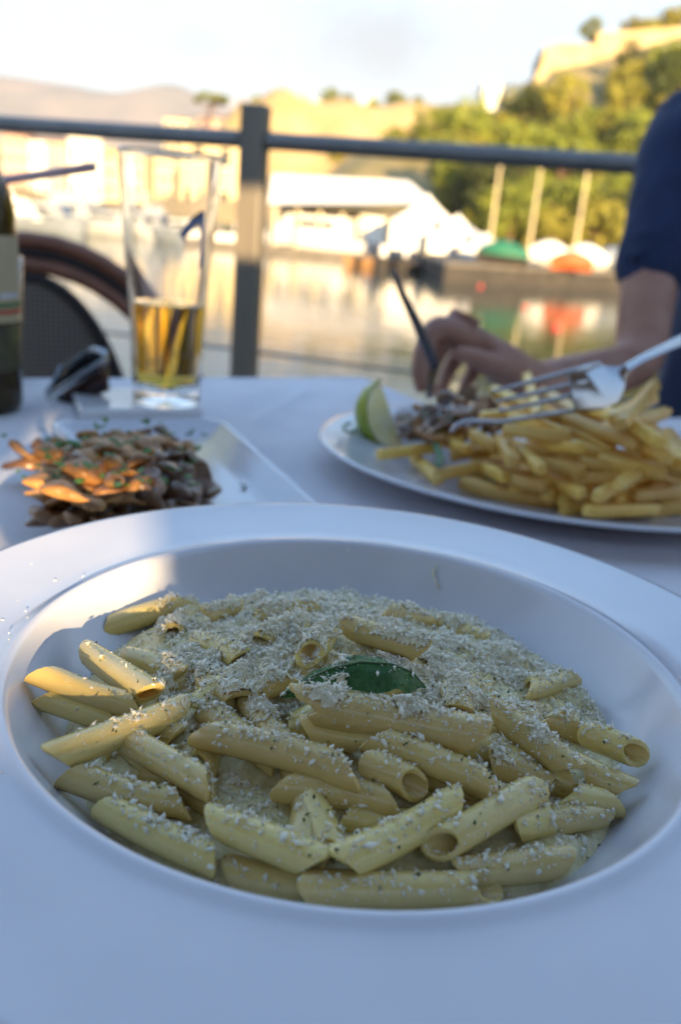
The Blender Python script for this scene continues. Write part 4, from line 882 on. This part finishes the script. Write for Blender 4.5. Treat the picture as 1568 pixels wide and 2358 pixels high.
def penne(A, B, label=None, hole=None, r=.0042, bend=None, seed=0, ragged=False):
    rg_ = random.Random(seed*7+1); A, B = Vector(A), Vector(B); d = B-A; Ln = d.length; d.normalize()
    ins = min(r*.5, Ln*.2); A, B = A+d*ins, B-d*ins; Ln = (B-A).length
    view = (CAM-(A+B)/2).normalized(); v_ = (view-d*view.dot(d)).normalized(); w_ = d.cross(v_)     # v_ faces the camera
    phi = rg_.choice([-1, 1])*rg_.uniform(.75, 1.5) if hole is None else rg_.uniform(-.4, .4); kA, kB = (1 if hole == 'A' else -1), (-1 if hole == 'B' else 1)      # which way each end is cut
    sh = rg_.uniform(.6, .95) if hole is None else rg_.uniform(.8, 1.1); n, m_ = 28, 12; bend = rg_.uniform(-.05, .05) if bend is None else bend; sq = rg_.uniform(.92, 1.05)
    bd = (v_*math.cos(rg_.random()*6.28)+w_*math.sin(rg_.random()*6.28))
    V = []
    def ringp(t, rr, k):
        for j in range(n):
            th = 2*math.pi*j/n; rr_ = rr*(1+(.028 if j % 2 else -.028)*(1 if k else 0))
            s = t*Ln+r*math.cos(th-phi)*sh*(kA+(kB-kA)*t)
            if ragged and t < .02: s += r*.5*math.sin(th*3+1)+r*.25*math.sin(th*7)
            o = A+d*s+bd*(math.sin(math.pi*min(1, max(0, s/Ln)))*bend*Ln)
            V.append(o+v_*(rr_*math.cos(th)*sq)+w_*(rr_*math.sin(th)/sq))
    ts = [i/m_ for i in range(m_+1)]
    for t in ts: ringp(t, r*(1+.04*math.cos(t*3+seed))*(.96 if t in (0, 1) else 1), True)
    ringp(1.008, r*.8, False)
    for t in [1, .96, .7, .3, .04, 0]: ringp(t, r*.62, False)
    ringp(-.008, r*.8, False)
    k = len(ts)+8
    b = MB(); b.add(V, [(i*n+j, i*n+(j+1) % n, ((i+1) % k)*n+(j+1) % n, ((i+1) % k)*n+j) for i in range(k) for j in range(n)])
    o = b.build('penne', 'penne', auto=50); tag(o, label or 'penne tube dusted with grated cheese in the pasta bowl', 'penne', 'penne sunk in the sauce' if label and 'half sunk' in label else 'penne in the pasta bowl'); PEN.append(o); return o
PL = [  # end pixels, extra height, which end shows its hole, label
 ((705, 2050), (1145, 2046), .002, 'B', 'long penne lying lowest against the front lip of the bowl'), ((772, 1992), (1055, 1845), .006, None, 'smooth bare penne slanting up beside the lowest one'), ((1000, 1955), (1232, 1818), .005, 'A', 'penne with pointed open end slanting parallel to the smooth bare one'),
 ((1050, 2012), (1305, 1985), .000, None, None), ((485, 1890), (740, 1992), .005, None, 'plump shiny penne running down towards the front lip'), ((238, 1858), (508, 1990), .003, None, None), ((525, 2012), (720, 2050), -.003, None, None),
 ((148, 1782), (440, 1856), .002, None, None), ((112, 1748), (425, 1632), .003, None, None), ((295, 1705), (490, 1815), .006, None, 'penne with rounded pointed tip resting across two others'), ((458, 1688), (825, 1788), .006, None, 'long penne across the middle of the heap'),
 ((705, 1622), (1105, 1698), .011, None, 'thick torn ended penne right in front of the basil leaf'), ((700, 1678), (860, 1712), .003, None, None), ((852, 1700), (1150, 1822), .006, None, None), ((842, 1758), (972, 1818), .005, 'B', 'short penne with its hole facing out in the middle of the heap'),
 ((645, 1812), (905, 1850), .001, None, None), ((1130, 1632), (1322, 1778), .006, None, None), ((1345, 1690), (1482, 1742), .004, 'B', 'penne at the edge of the heap with its hole towards the bowl wall'), ((1330, 1772), (1450, 1826), .002, None, None), ((1290, 1832), (1420, 1852), .001, None, None), ((1180, 1905), (1288, 1880), .000, 'B', None),
 ((82, 1548), (330, 1632), .004, None, 'outermost penne with its tip lit golden by the sun'), ((92, 1602), (280, 1662), .000, None, None), ((198, 1502), (352, 1602), .008, None, 'upright penne tip glowing golden in the sun'), ((228, 1450), (432, 1386), .003, None, 'penne leaning on the back wall of the bowl'),
 ((392, 1470), (440, 1400), .003, 'A', None), ((470, 1420), (545, 1400), .004, None, None), ((790, 1440), (985, 1502), .007, None, 'cheese covered penne behind the basil leaf'), ((706, 1512), (750, 1460), .006, 'A', 'penne whose open end faces out left of the basil leaf'), ((580, 1590), (672, 1558), .004, None, None), ((568, 1428), (742, 1402), .002, None, None), ((872, 1412), (990, 1428), .003, None, None),
 ((1042, 1575), (1062, 1645), .004, None, None), ((1205, 1590), (1312, 1565), .002, None, None), ((640, 1760), (480, 1640), .0, None, None), ((440, 1640), (560, 1560), .001, None, None), ((1100, 1500), (1230, 1560), .001, None, None), ((1010, 1440), (1120, 1480), .001, None, None), ((300, 1520), (420, 1560), .001, None, None), ((450, 1480), (560, 1520), .001, None, None),
 ((860, 1560), (940, 1600), .001, None, None), ((1240, 1650), (1350, 1690), .001, None, None), ((330, 1780), (520, 1840), -.002, None, None), ((780, 1880), (980, 1900), -.003, None, None), ((1120, 1750), (1260, 1810), .0, None, None), ((1240, 1900), (1400, 1880), -.002, None, None), ((220, 1640), (420, 1700), .0, None, None), ((460, 1560), (560, 1620), .002, None, None), ((600, 1480), (700, 1440), .002, None, None)]
for i, (a, c_, dz, ho, lab) in enumerate(PL):
    if a[1] < 1540 and a[0] > 360: dz -= .0008
    penne(onp(*a, dz), onp(*c_, dz), lab, ho, seed=i, ragged=(i == 11), r=.0054 if i == 11 else .0042)
rgp = random.Random(8)
for i in range(64):                                            # half sunk ones
    a = rgp.random()*6.28; k = math.sqrt(rgp.random())*.068; x, y = BX+k*math.cos(a), BY+k*math.sin(a); an = rgp.random()*3.14; l_ = .019
    dx, dy = l_*math.cos(an), l_*math.sin(an); p, q = Vector((x-dx, y-dy, zs(x-dx, y-dy)-.0035+.003*sm(BY, BY-.04, y))), Vector((x+dx, y+dy, zs(x+dx, y+dy)-.0035+.003*sm(BY, BY-.04, y))); penne(p, q, 'penne half sunk in the cream sauce of the bowl', None, seed=200+i, r=.0044)

# basil leaf
def leaf():
    ctr = [(648, 1604, .007), (700, 1570, .012), (760, 1542, .0165), (830, 1526, .019), (900, 1530, .018), (950, 1550, .013), (978, 1582, .006)]
    P = [onp(x, y, dz) for x, y, dz in ctr]; wd = [.0008, .0055, .0085, .0100, .0098, .0070, .0010]; n = 4
    def interp(t): 
        f = t*(len(P)-1); i = min(int(f), len(P)-2); s = f-i; return P[i].lerp(P[i+1], s), wd[i]*(1-s)+wd[i+1]*s
    V = []; nu, nv = 28, 12
    for i in range(nu+1):
        t = i/nu; p, w = interp(t); q, _ = interp(min(1, t+.02)); d = (q-p) if t < .98 else P[-1]-P[-2]; d.normalize(); sd_ = d.cross(Vector((0, 0, 1))).normalized(); up_ = sd_.cross(d)
        for j in range(nv+1):
            s = -1+2*j/nv; V.append(p+sd_*w*s*(.62 if s > 0 else .8)-up_*(w*(.62 if s > 0 else .25)*abs(s)**1.4)+up_*(.0007*math.sin(abs(s)*9+t*26)*(abs(s)))+up_*.0006*abs(math.sin(t*20))*abs(s))
    b = MB(); b.add(V, [(i*(nv+1)+j, i*(nv+1)+j+1, (i+1)*(nv+1)+j+1, (i+1)*(nv+1)+j) for i in range(nu) for j in range(nv)])
    t = thing('basil_leaf', 'single dark green basil leaf arched on top of the pasta', 'leaf', onp(830, 1560, 0)); o = b.build('blade', 'basil', t)
    MB().tube([V[i*(nv+1)+nv//2]+Vector((0, 0, .0002)) for i in range(nu+1)], [.0006-.0004*i/nu for i in range(nu+1)], 6).build('midrib', 'basil_vein', t)
    return o
bl = leaf()
# grated cheese and herb specks, dropped onto what lies there
VV, FF = [], []
for o in PEN+[sauce, bl]:
    if o is bl: leaf0 = len(FF)
    mw = Matrix.Translation(wloc(o)); k = len(VV); VV += [mw@v.co for v in o.data.vertices]; FF += [tuple(i+k for i in p.vertices) for p in o.data.polygons]
tree_ = BVHTree.FromPolygons(VV, FF); rgc = np.random.default_rng(4)
def px_of(p):
    d = Vector(p)-CAM; return W/2+FP*d.dot(RT)/d.dot(FW), H/2-FP*d.dot(UP)/d.dot(FW)
spots = [(560, 1790, 60, .9), (620, 1840, 60, .7), (360, 1880, 50, .7), (440, 1920, 40, .7), (640, 1640, 90, .8), (1130, 1740, 40, .7), (560, 1540, 130, 1), (700, 1420, 160, 1), (1040, 1520, 100, 1), (960, 1620, 60, .8), (1220, 1560, 110, .7), (300, 1600, 60, .35), (1240, 1680, 70, .6), (900, 1440, 90, .8), (720, 1520, 60, .6), (740, 1560, 45, .8), (1030, 1610, 50, 1)]
def dens(x, y, p):
    X, Y_ = px_of(p); d = .22+.45*sm(1720, 1560, Y_)*sm(150, 420, X)
    for a, b_, s, w in spots: d = max(d, w*math.exp(-((X-a)**2+((Y_-b_)*1.5)**2)/(2*s*s)))
    if X < 360 and Y_ < 1640: d *= .12
    if 800 < X < 985 and 1500 < Y_ < 1600 and abs(p.z-zs(x, y)) > .004: d *= .06
    d *= .35+1.1*max(0, .5+noise.noise((x*70, y*70, 9)))
    return d
# the thick layer of cheese that blankets the middle and back of the heap
ng = 230; GV = {}; gv, gf = [], []
for i in range(ng+1):
    for j in range(ng+1):
        x, y = BX-.088+.176*i/ng, BY-.088+.176*j/ng
        if math.hypot(x-BX, y-BY) > .0845: continue
        h, nn, _, ix = tree_.ray_cast(Vector((x, y, T+.12)), Vector((0, 0, -1)))
        if h is None: continue
        k = dens(x, y, h)*1.0+.22*noise.noise((x*260, y*260, 3))
        if ix is not None and ix >= leaf0: k -= .15
        if k > .62: GV[(i, j)] = len(gv); gv.append((h.x, h.y, h.z+.0003+.0011*min(1, (k-.62)*3)*(.6+.8*noise.noise((x*420, y*420, 6)))+.0005*noise.noise((x*1100, y*1100, 1))))
for (i, j), a in GV.items():
    q = [(i, j), (i+1, j), (i+1, j+1), (i, j+1)]
    if all(p in GV for p in q):
        zz = [gv[GV[p]][2] for p in q]
        if max(zz)-min(zz) < .0022: gf.append(tuple(GV[p] for p in q))
b = MB(); b.add(gv, gf); drift = tag(b.build('cheese_layer', 'cheese_drift', loc=(BX, BY, T+.03)), 'thick layer of grated cheese over the back of the pasta', 'cheese', kind='stuff')
k0 = len(VV); VV += [Vector(v) for v in gv]; FF += [tuple(i+k0 for i in f) for f in gf]; tree_ = BVHTree.FromPolygons(VV, FF)
Nc = 0; cen = []
while Nc < 32000:
    a = rgc.random()*6.283; r_ = .089*math.sqrt(rgc.random()); x, y = BX+r_*math.cos(a), BY+r_*math.sin(a); h, nn, _, _ = tree_.ray_cast(Vector((x, y, T+.12)), Vector((0, 0, -1)))
    if h is None: continue
    Nc += .15
    k = dens(x, y, h)*(.25+.75*max(0, nn.z))
    if rgc.random() > k: continue
    cen.append((h.x, h.y, h.z+rgc.random()**1.6*.0012*min(1, k*1.2)**2, k)); Nc += .85
cen = np.array(cen)
def crumbs(name, P, smin, smax, elong, m, label, cat, seed):
    g = np.random.default_rng(seed); n = len(P); base = np.array([(1, 0, 0), (-1, 0, 0), (0, 1, 0), (0, -1, 0), (0, 0, 1), (0, 0, -1)], float)
    s = g.uniform(smin, smax, (n, 1, 1)); el = np.stack([g.uniform(.9, elong, n), g.uniform(.55, 1, n), g.uniform(.28, .6, n)], 1)[:, None, :]
    q = np.stack([g.normal(size=n), g.normal(size=n)*.22, g.normal(size=n)*.22, g.normal(size=n)], 1); q /= np.linalg.norm(q, axis=1)[:, None]; w, x, y, z = q.T
    Rm = np.stack([np.stack([1-2*(y*y+z*z), 2*(x*y-z*w), 2*(x*z+y*w)], 1), np.stack([2*(x*y+z*w), 1-2*(x*x+z*z), 2*(y*z-x*w)], 1), np.stack([2*(x*z-y*w), 2*(y*z+x*w), 1-2*(x*x+y*y)], 1)], 1)
    v = base[None]*el*s*(1+g.uniform(-.3, .3, (n, 6, 1))); v = np.einsum('nij,nkj->nki', Rm, v)+P[:, None, :3]
    tri = np.array([(0, 2, 4), (2, 1, 4), (1, 3, 4), (3, 0, 4), (2, 0, 5), (1, 2, 5), (3, 1, 5), (0, 3, 5)]); f = (tri[None]+np.arange(n)[:, None, None]*6).reshape(-1, 3)
    o_ = np.array([BX, BY, T+.03]); me = bpy.data.meshes.new(name); me.vertices.add(n*6); me.vertices.foreach_set('co', (v.reshape(-1, 3)-o_).ravel())
    me.loops.add(len(f)*3); me.loops.foreach_set('vertex_index', f.ravel().astype(np.int32)); me.polygons.add(len(f)); me.polygons.foreach_set('loop_start', np.arange(0, len(f)*3, 3, dtype=np.int32)); me.update(calc_edges=True); me.validate()
    me.polygons.foreach_set('use_smooth', [True]*len(me.polygons)); me.materials.append(M(m)); o = bpy.data.objects.new(name, me); C.objects.link(o); o.location = o_; return tag(o, label, cat, kind='stuff')
crumbs('grated_cheese', cen, .00016, .00062, 2.4, 'cheese', 'pale grated cheese sprinkled over the pasta', 'cheese', 1)
big = cen[rgc.choice(len(cen), 4500, replace=False)]; big[:, 2] += .0007
crumbs('cheese_shreds', big, .00045, .0011, 2.4, 'cheese', 'larger shreds of grated cheese among the penne', 'cheese', 2)
hp = []
while len(hp) < 600:
    a = rgc.random()*6.283; r_ = .090*math.sqrt(rgc.random()); x, y = BX+r_*math.cos(a), BY+r_*math.sin(a); h, nn, _, _ = tree_.ray_cast(Vector((x, y, T+.12)), Vector((0, 0, -1)))
    if h is not None: hp.append((h.x, h.y, h.z+.0004))
crumbs('herb_specks', np.array(hp), .00025, .0006, 2.0, 'herb', 'tiny dark herb specks over the pasta and sauce', 'herbs', 3)
# curled sun glint on the inner wall, modelled as a thin pale tube
def on_wall(x, y):
    z = T+.035
    for _ in range(30):
        p = on(x, y, z); r_ = min(.104, math.hypot(p.x-BX, p.y-BY)); z = z*.6+.4*(T+WALL(r_))
    return on(x, y, z+.0003)
for pts, w_, lab in [([(1006, 1300), (997, 1318), (1002, 1338), (1014, 1358)], .0005, 'thin curled sun glint modelled high on the back wall of the bowl')]:
    tag(MB().tube([on_wall(*p) for p in pts], [w_*.5]+[w_]*(len(pts)-2)+[w_*.4], 6).build('glint_curl', 'cheese_drift'), lab, 'sauce')
# crumbs fallen on the rim
rp2 = []
for x, y, z in [(72, 1300, 0), (128, 1338, 0), (192, 1328, 0), (8, 1430, 0), (20, 1460, 0), (60, 1410, 0), (5, 1780, 0), (20, 1475, 0), (140, 1310, 0), (802, 1268, 0), (95, 1275, 0), (40, 1385, 0)]:
    p = on(x, y, T+.0505); q = math.hypot(p.x-BX, p.y-BY); p = on(x, y, T+float(np.interp(q, [.108, .1115, .118, .130, .142, .1488], [.0456, .0450, .0454, .0459, .0468, .0475]))); rp2.append((p.x, p.y, p.z+.0003))
crumbs('cheese_crumbs', np.array(rp2), .0004, .0007, 1.8, 'cheese', 'stray cheese crumbs on the rim of the bowl', 'cheese', 5)

# ================================================================ CUTLERY
fk = thing('fork', 'steel fork held over the chips with tines pointing to the mushrooms', 'fork', at(1385, 890, .63))
def fy(x): return .572+.00012*(x-1130)
FKD = -.035
def ft(x, y, o=0): return at(x, y, fy(x)+o+FKD)
def strip(name, rows, th, m, parent):          # a flat bar: pixel, half width in pixels, distance
    P = [at(x, y, Y+FKD) for x, y, h, Y in rows]; V = []
    for i, (x, y, h, Y) in enumerate(rows):
        d = (P[min(i+1, len(P)-1)]-P[max(i-1, 0)]).normalized(); vw = (CAM-P[i]).normalized(); sd_ = d.cross(vw).normalized(); nn_ = sd_.cross(d); w = h*Y/FP
        for a_, c_ in ((-1, 0), (-.75, 1), (.75, 1), (1, 0), (.75, -1), (-.75, -1)): V.append(P[i]+sd_*w*a_+nn_*th*c_)
    n = 6; b = MB(); k = len(rows); b.add(V, [(i*n+j, i*n+(j+1) % n, (i+1)*n+(j+1) % n, (i+1)*n+j) for i in range(k-1) for j in range(n)]+[tuple(range(n)), tuple(range((k-1)*n, k*n))]); return b.build(name, m, parent, auto=40)
strip('head', [(1316, 902, 46, .592), (1345, 896, 50, .596), (1378, 888, 51, .602), (1400, 880, 47, .610), (1416, 868, 32, .616), (1430, 856, 15, .618), (1444, 846, 9, .620)], .0009, 'steel', fk)
strip('handle', [(1440, 848, 9, .6195), (1480, 824, 8, .632), (1540, 796, 10, .66), (1640, 752, 13, .71), (1740, 706, 15, .78)], .0014, 'steel', fk)
if 0: hd = MB(); pl_ = [(1318, 853), (1389, 834), (1412, 838), (1436, 846), (1440, 858), (1424, 885), (1412, 920), (1385, 940), (1318, 950)]
for pts in ([(1134, 901), (1230, 877), (1320, 853), (1380, 837)], [(1142, 924), (1235, 904), (1325, 882), (1350, 878)], [(1150, 946), (1240, 928), (1325, 908), (1350, 904)], [(1036, 995), (1050, 980), (1072, 970), (1110, 970), (1149, 972), (1243, 957), (1330, 944), (1380, 937)]):
    n = len(pts); MB().tube([ft(x, y) for x, y in pts], [.0011]+[.0017]*(n-2)+[.0022], 8).build('tine', 'steel', fk)
kn = thing('knife', 'table knife with dark steel handle gripped upright in the fist', 'knife', at(988, 925, .80))
MB().tube([at(x, y, Y) for x, y, Y in [(905, 622, .775), (910, 634, .777), (928, 678, .783), (958, 740, .792), (985, 800, .80), (1002, 845, .81)]], [.0015, .0026, .0033, .0045, .0052, .0045], 12).build('handle', 'steel_dark', kn)
b = MB(); b.prism([at(x, y, .812) for x, y in [(990, 838), (1008, 845), (1000, 890), (990, 922), (980, 915), (982, 880)]], (0, .0014, 0)); b.build('blade', 'steel', kn, smooth=False)

# ================================================================ THE DINER
def skin_mesh(name, J, E, sub=2):
    ks = list(J); idx = {k: i for i, k in enumerate(ks)}; me = bpy.data.meshes.new(name); me.from_pydata([tuple(J[k][0]) for k in ks], [(idx[a], idx[b_]) for a, b_ in E], [])
    o = bpy.data.objects.new(name, me); C.objects.link(o); md = o.modifiers.new('s', 'SKIN'); md.use_smooth_shade = True; md.branch_smoothing = .6
    for k in ks:
        r_ = J[k][1]; r_ = (r_, r_) if not isinstance(r_, tuple) else r_; v = me.skin_vertices[0].data[idx[k]]; v.radius = r_; v.use_root = (idx[k] == 0)
    m2 = o.modifiers.new('d', 'SUBSURF'); m2.levels = sub; m2.render_levels = sub
    dg = bpy.context.evaluated_depsgraph_get(); dg.update(); em = bpy.data.meshes.new_from_object(o.evaluated_get(dg)); bpy.data.objects.remove(o); em.polygons.foreach_set('use_smooth', [True]*len(em.polygons)); return em
V3 = Vector
LW = at(1790, 700, .765)
J = {'pelvis': (V3((.66, 1.40, .53)), (.16, .12)), 'waist': (V3((.66, 1.39, .72)), (.15, .11)), 'chest': (V3((.65, 1.36, .95)), (.165, .115)), 'collar': (V3((.645, 1.345, 1.075)), (.085, .065)), 'neck': (V3((.642, 1.335, 1.15)), .058), 'jaw': (V3((.632, 1.30, 1.205)), .080), 'skull': (V3((.635, 1.315, 1.285)), .118), 'crown': (V3((.637, 1.325, 1.35)), .09), 'nose': (V3((.618, 1.195, 1.245)), .013),
     'rsh': (at(1600, 300, 1.30), .058), 'rup': (at(1505, 560, 1.22), .042), 'rel': (at(1470, 842, 1.15), .036), 'rfa': (at(1370, 862, 1.05), .032), 'rwr': (at(1222, 880, .945), .023),
     'palm': (at(1118, 800, .895), (.036, .031)), 'kidx': (at(1006, 744, .852), .0130), 'kmid': (at(1046, 738, .878), .0130), 'krng': (at(1088, 752, .900), .0125), 'klit': (at(1126, 786, .918), .0115),
     'i1': (at(972, 800, .836), .0084), 'i2': (at(962, 855, .825), .0076), 'i3': (at(972, 905, .82), .0062), 'm1': (at(1000, 830, .86), .0084), 'm2': (at(985, 878, .845), .0076), 'm3': (at(1000, 915, .842), .0065),
     'r1': (at(1030, 858, .88), .0082), 'r2': (at(1015, 900, .865), .0073), 'r3': (at(1042, 915, .868), .0065), 'l1': (at(1075, 880, .90), .0073), 'l2': (at(1062, 912, .888), .0065),
     't0': (at(1145, 845, .875), .015), 't1': (at(1092, 822, .845), .0099), 't2': (at(1046, 812, .832), .0076),
     'lsh': (V3((.82, 1.32, 1.065)), .058), 'lup': (V3((.87, 1.22, .94)), .048), 'lel': (V3((.84, 1.10, .82)), .041), 'lwr': (LW+V3((.09, .07, .02)), .026), 'lpalm': (LW+V3((.035, .03, .016)), (.028, .022)),
     'lk1': (LW+V3((.005, .02, .02)), .011), 'lk2': (LW+V3((.0, .03, .006)), .011), 'lk3': (LW+V3((.004, .036, -.008)), .010), 'la1': (LW+V3((-.018, .004, .014)), .0085), 'la2': (LW+V3((-.018, .01, -.002)), .0085), 'la3': (LW+V3((-.012, .014, -.016)), .008), 'lt1': (LW+V3((.01, -.006, .018)), .009), 'lt2': (LW+V3((-.012, -.010, .012)), .008),
     'rhip': (V3((.57, 1.38, .51)), .085), 'rkn': (V3((.50, .96, .50)), .06), 'ran': (V3((.52, 1.02, .10)), .04), 'rto': (V3((.50, .88, .05)), .032), 'lhip': (V3((.75, 1.38, .51)), .085), 'lkn': (V3((.78, .96, .50)), .06), 'lan': (V3((.77, 1.02, .10)), .04), 'lto': (V3((.79, .88, .05)), .032)}
E_ = [('pelvis', 'waist'), ('waist', 'chest'), ('chest', 'collar'), ('collar', 'neck'), ('neck', 'jaw'), ('jaw', 'skull'), ('skull', 'crown'), ('jaw', 'nose'), ('collar', 'rsh'), ('rsh', 'rup'), ('rup', 'rel'), ('rel', 'rfa'), ('rfa', 'rwr'), ('rwr', 'palm'),
      ('palm', 'kidx'), ('palm', 'kmid'), ('palm', 'krng'), ('palm', 'klit'), ('kidx', 'i1'), ('i1', 'i2'), ('i2', 'i3'), ('kmid', 'm1'), ('m1', 'm2'), ('m2', 'm3'), ('krng', 'r1'), ('r1', 'r2'), ('r2', 'r3'), ('klit', 'l1'), ('l1', 'l2'), ('palm', 't0'), ('t0', 't1'), ('t1', 't2'),
      ('collar', 'lsh'), ('lsh', 'lup'), ('lup', 'lel'), ('lel', 'lwr'), ('lwr', 'lpalm'), ('lpalm', 'lk1'), ('lpalm', 'lk2'), ('lpalm', 'lk3'), ('lk1', 'la1'), ('lk2', 'la2'), ('lk3', 'la3'), ('lpalm', 'lt1'), ('lt1', 'lt2'),
      ('pelvis', 'rhip'), ('rhip', 'rkn'), ('rkn', 'ran'), ('ran', 'rto'), ('pelvis', 'lhip'), ('lhip', 'lkn'), ('lkn', 'lan'), ('lan', 'lto')]
person = thing('person', 'seated diner in a navy t-shirt cutting food with knife and fork', 'person', (.66, 1.30, 0))
def add_skin(name, J_, E2, m, sub=2):
    me = skin_mesh(name, J_, E2, sub)
    if name == 't_shirt':                       # hanging folds
        for v in me.vertices:
            c = v.co; k = .010*noise.noise((c.x*16, c.y*16, c.z*5))+.006*noise.noise((c.x*34+3, c.y*34, c.z*9)); v.co = c+v.normal*k
        me.update()
    me.transform(Matrix.Translation(-wloc(person))); me.materials.append(M(m)); o = bpy.data.objects.new(name, me); C.objects.link(o); o.parent = person; return o
add_skin('body', J, E_, 'skin')
hem = at(1452, 662, 1.195)
JS = {'p': (V3((.66, 1.40, .56)), (.185, .14)), 'w': (V3((.66, 1.39, .74)), (.178, .135)), 'c': (V3((.65, 1.36, .95)), (.19, .138)), 'k': (V3((.645, 1.345, 1.11)), (.125, .095)), 'n': (V3((.642, 1.338, 1.155)), .078),
      'rs': (at(1592, 292, 1.30), .074), 'ru': (at(1550, 450, 1.25), .060), 're': (at(1480, 690, 1.195), .046), 'ls': (V3((.82, 1.32, 1.07)), .075), 'lu': (V3((.865, 1.25, .97)), .068), 'le': (V3((.87, 1.19, .89)), .060)}
add_skin('t_shirt', JS, [('p', 'w'), ('w', 'c'), ('c', 'k'), ('k', 'n'), ('k', 'rs'), ('rs', 'ru'), ('ru', 're'), ('k', 'ls'), ('ls', 'lu'), ('lu', 'le')], 'navy', 4)
add_skin('trousers', {'p': (V3((.66, 1.40, .53)), (.18, .135)), 'a': (V3((.57, 1.38, .52)), .098), 'b': (V3((.50, .955, .505)), .074), 'c': (V3((.52, 1.02, .14)), .056), 'd': (V3((.75, 1.38, .52)), .098), 'e': (V3((.78, .955, .505)), .074), 'f': (V3((.77, 1.02, .14)), .056)}, [('p', 'a'), ('a', 'b'), ('b', 'c'), ('p', 'd'), ('d', 'e'), ('e', 'f')], 'trousers')
add_skin('hair', {'a': (V3((.637, 1.325, 1.335)), .116), 'b': (V3((.638, 1.365, 1.295)), .108), 'c': (V3((.638, 1.38, 1.215)), .07)}, [('a', 'b'), ('b', 'c')], 'hair')
for s in (-1, 1):
    add_skin('eye', {'a': (V3((.628+s*.034, 1.214, 1.275)), .012), 'b': (V3((.628+s*.034, 1.222, 1.275)), .012)}, [('a', 'b')], 'lens')
    add_skin('shoe', {'a': (V3(((.52 if s < 0 else .77), 1.04, .05)), .048), 'b': (V3(((.51 if s < 0 else .78), .95, .045)), .045), 'c': (V3(((.50 if s < 0 else .79), .86, .04)), .038)}, [('a', 'b'), ('b', 'c')], 'shoe')
for s in (-1, 1): add_skin('ear', {'a': (V3((.636+s*.098, 1.325, 1.29)), .016), 'b': (V3((.636+s*.102, 1.33, 1.255)), .013)}, [('a', 'b')], 'skin')
add_skin('mouth', {'a': (V3((.602, 1.228, 1.205)), .007), 'b': (V3((.622, 1.222, 1.203)), .009), 'c': (V3((.644, 1.228, 1.205)), .007)}, [('a', 'b'), ('b', 'c')], 'lip')
stl = thing('stool', 'low wooden stool under the diner in navy', 'stool', (.66, 1.42, 0))
MB().lathe([(.01, .40), (.17, .40), (.18, .41), (.17, .43), (.01, .43)], 32).build('seat', 'timber', stl, local=True, auto=40)
for a in range(4): MB().tube([(.15*math.cos(a*1.57+.78), .15*math.sin(a*1.57+.78), 0), (.12*math.cos(a*1.57+.78), .12*math.sin(a*1.57+.78), .41)], .016, 10).build('leg', 'timber', stl, local=True, auto=40)

# ================================================================ HAZE over the harbour
b = MB(); b.box((0, 1500, 150), (3600, 3900, 306)); hz = b.build('haze', 'plaster', smooth=False); hz['kind'] = 'stuff'
hm_ = bpy.data.materials.new('haze'); hm_.use_nodes = True; t_ = hm_.node_tree; t_.nodes.remove(t_.nodes['Principled BSDF']); pv_ = N(t_, 'ShaderNodeVolumePrincipled')
pv_.inputs['Color'].default_value = (.90, .94, 1.0, 1); pv_.inputs['Density'].default_value = .00016; t_.links.new(pv_.outputs['Volume'], t_.nodes['Material Output'].inputs['Volume']); hz.data.materials.clear(); hz.data.materials.append(hm_)
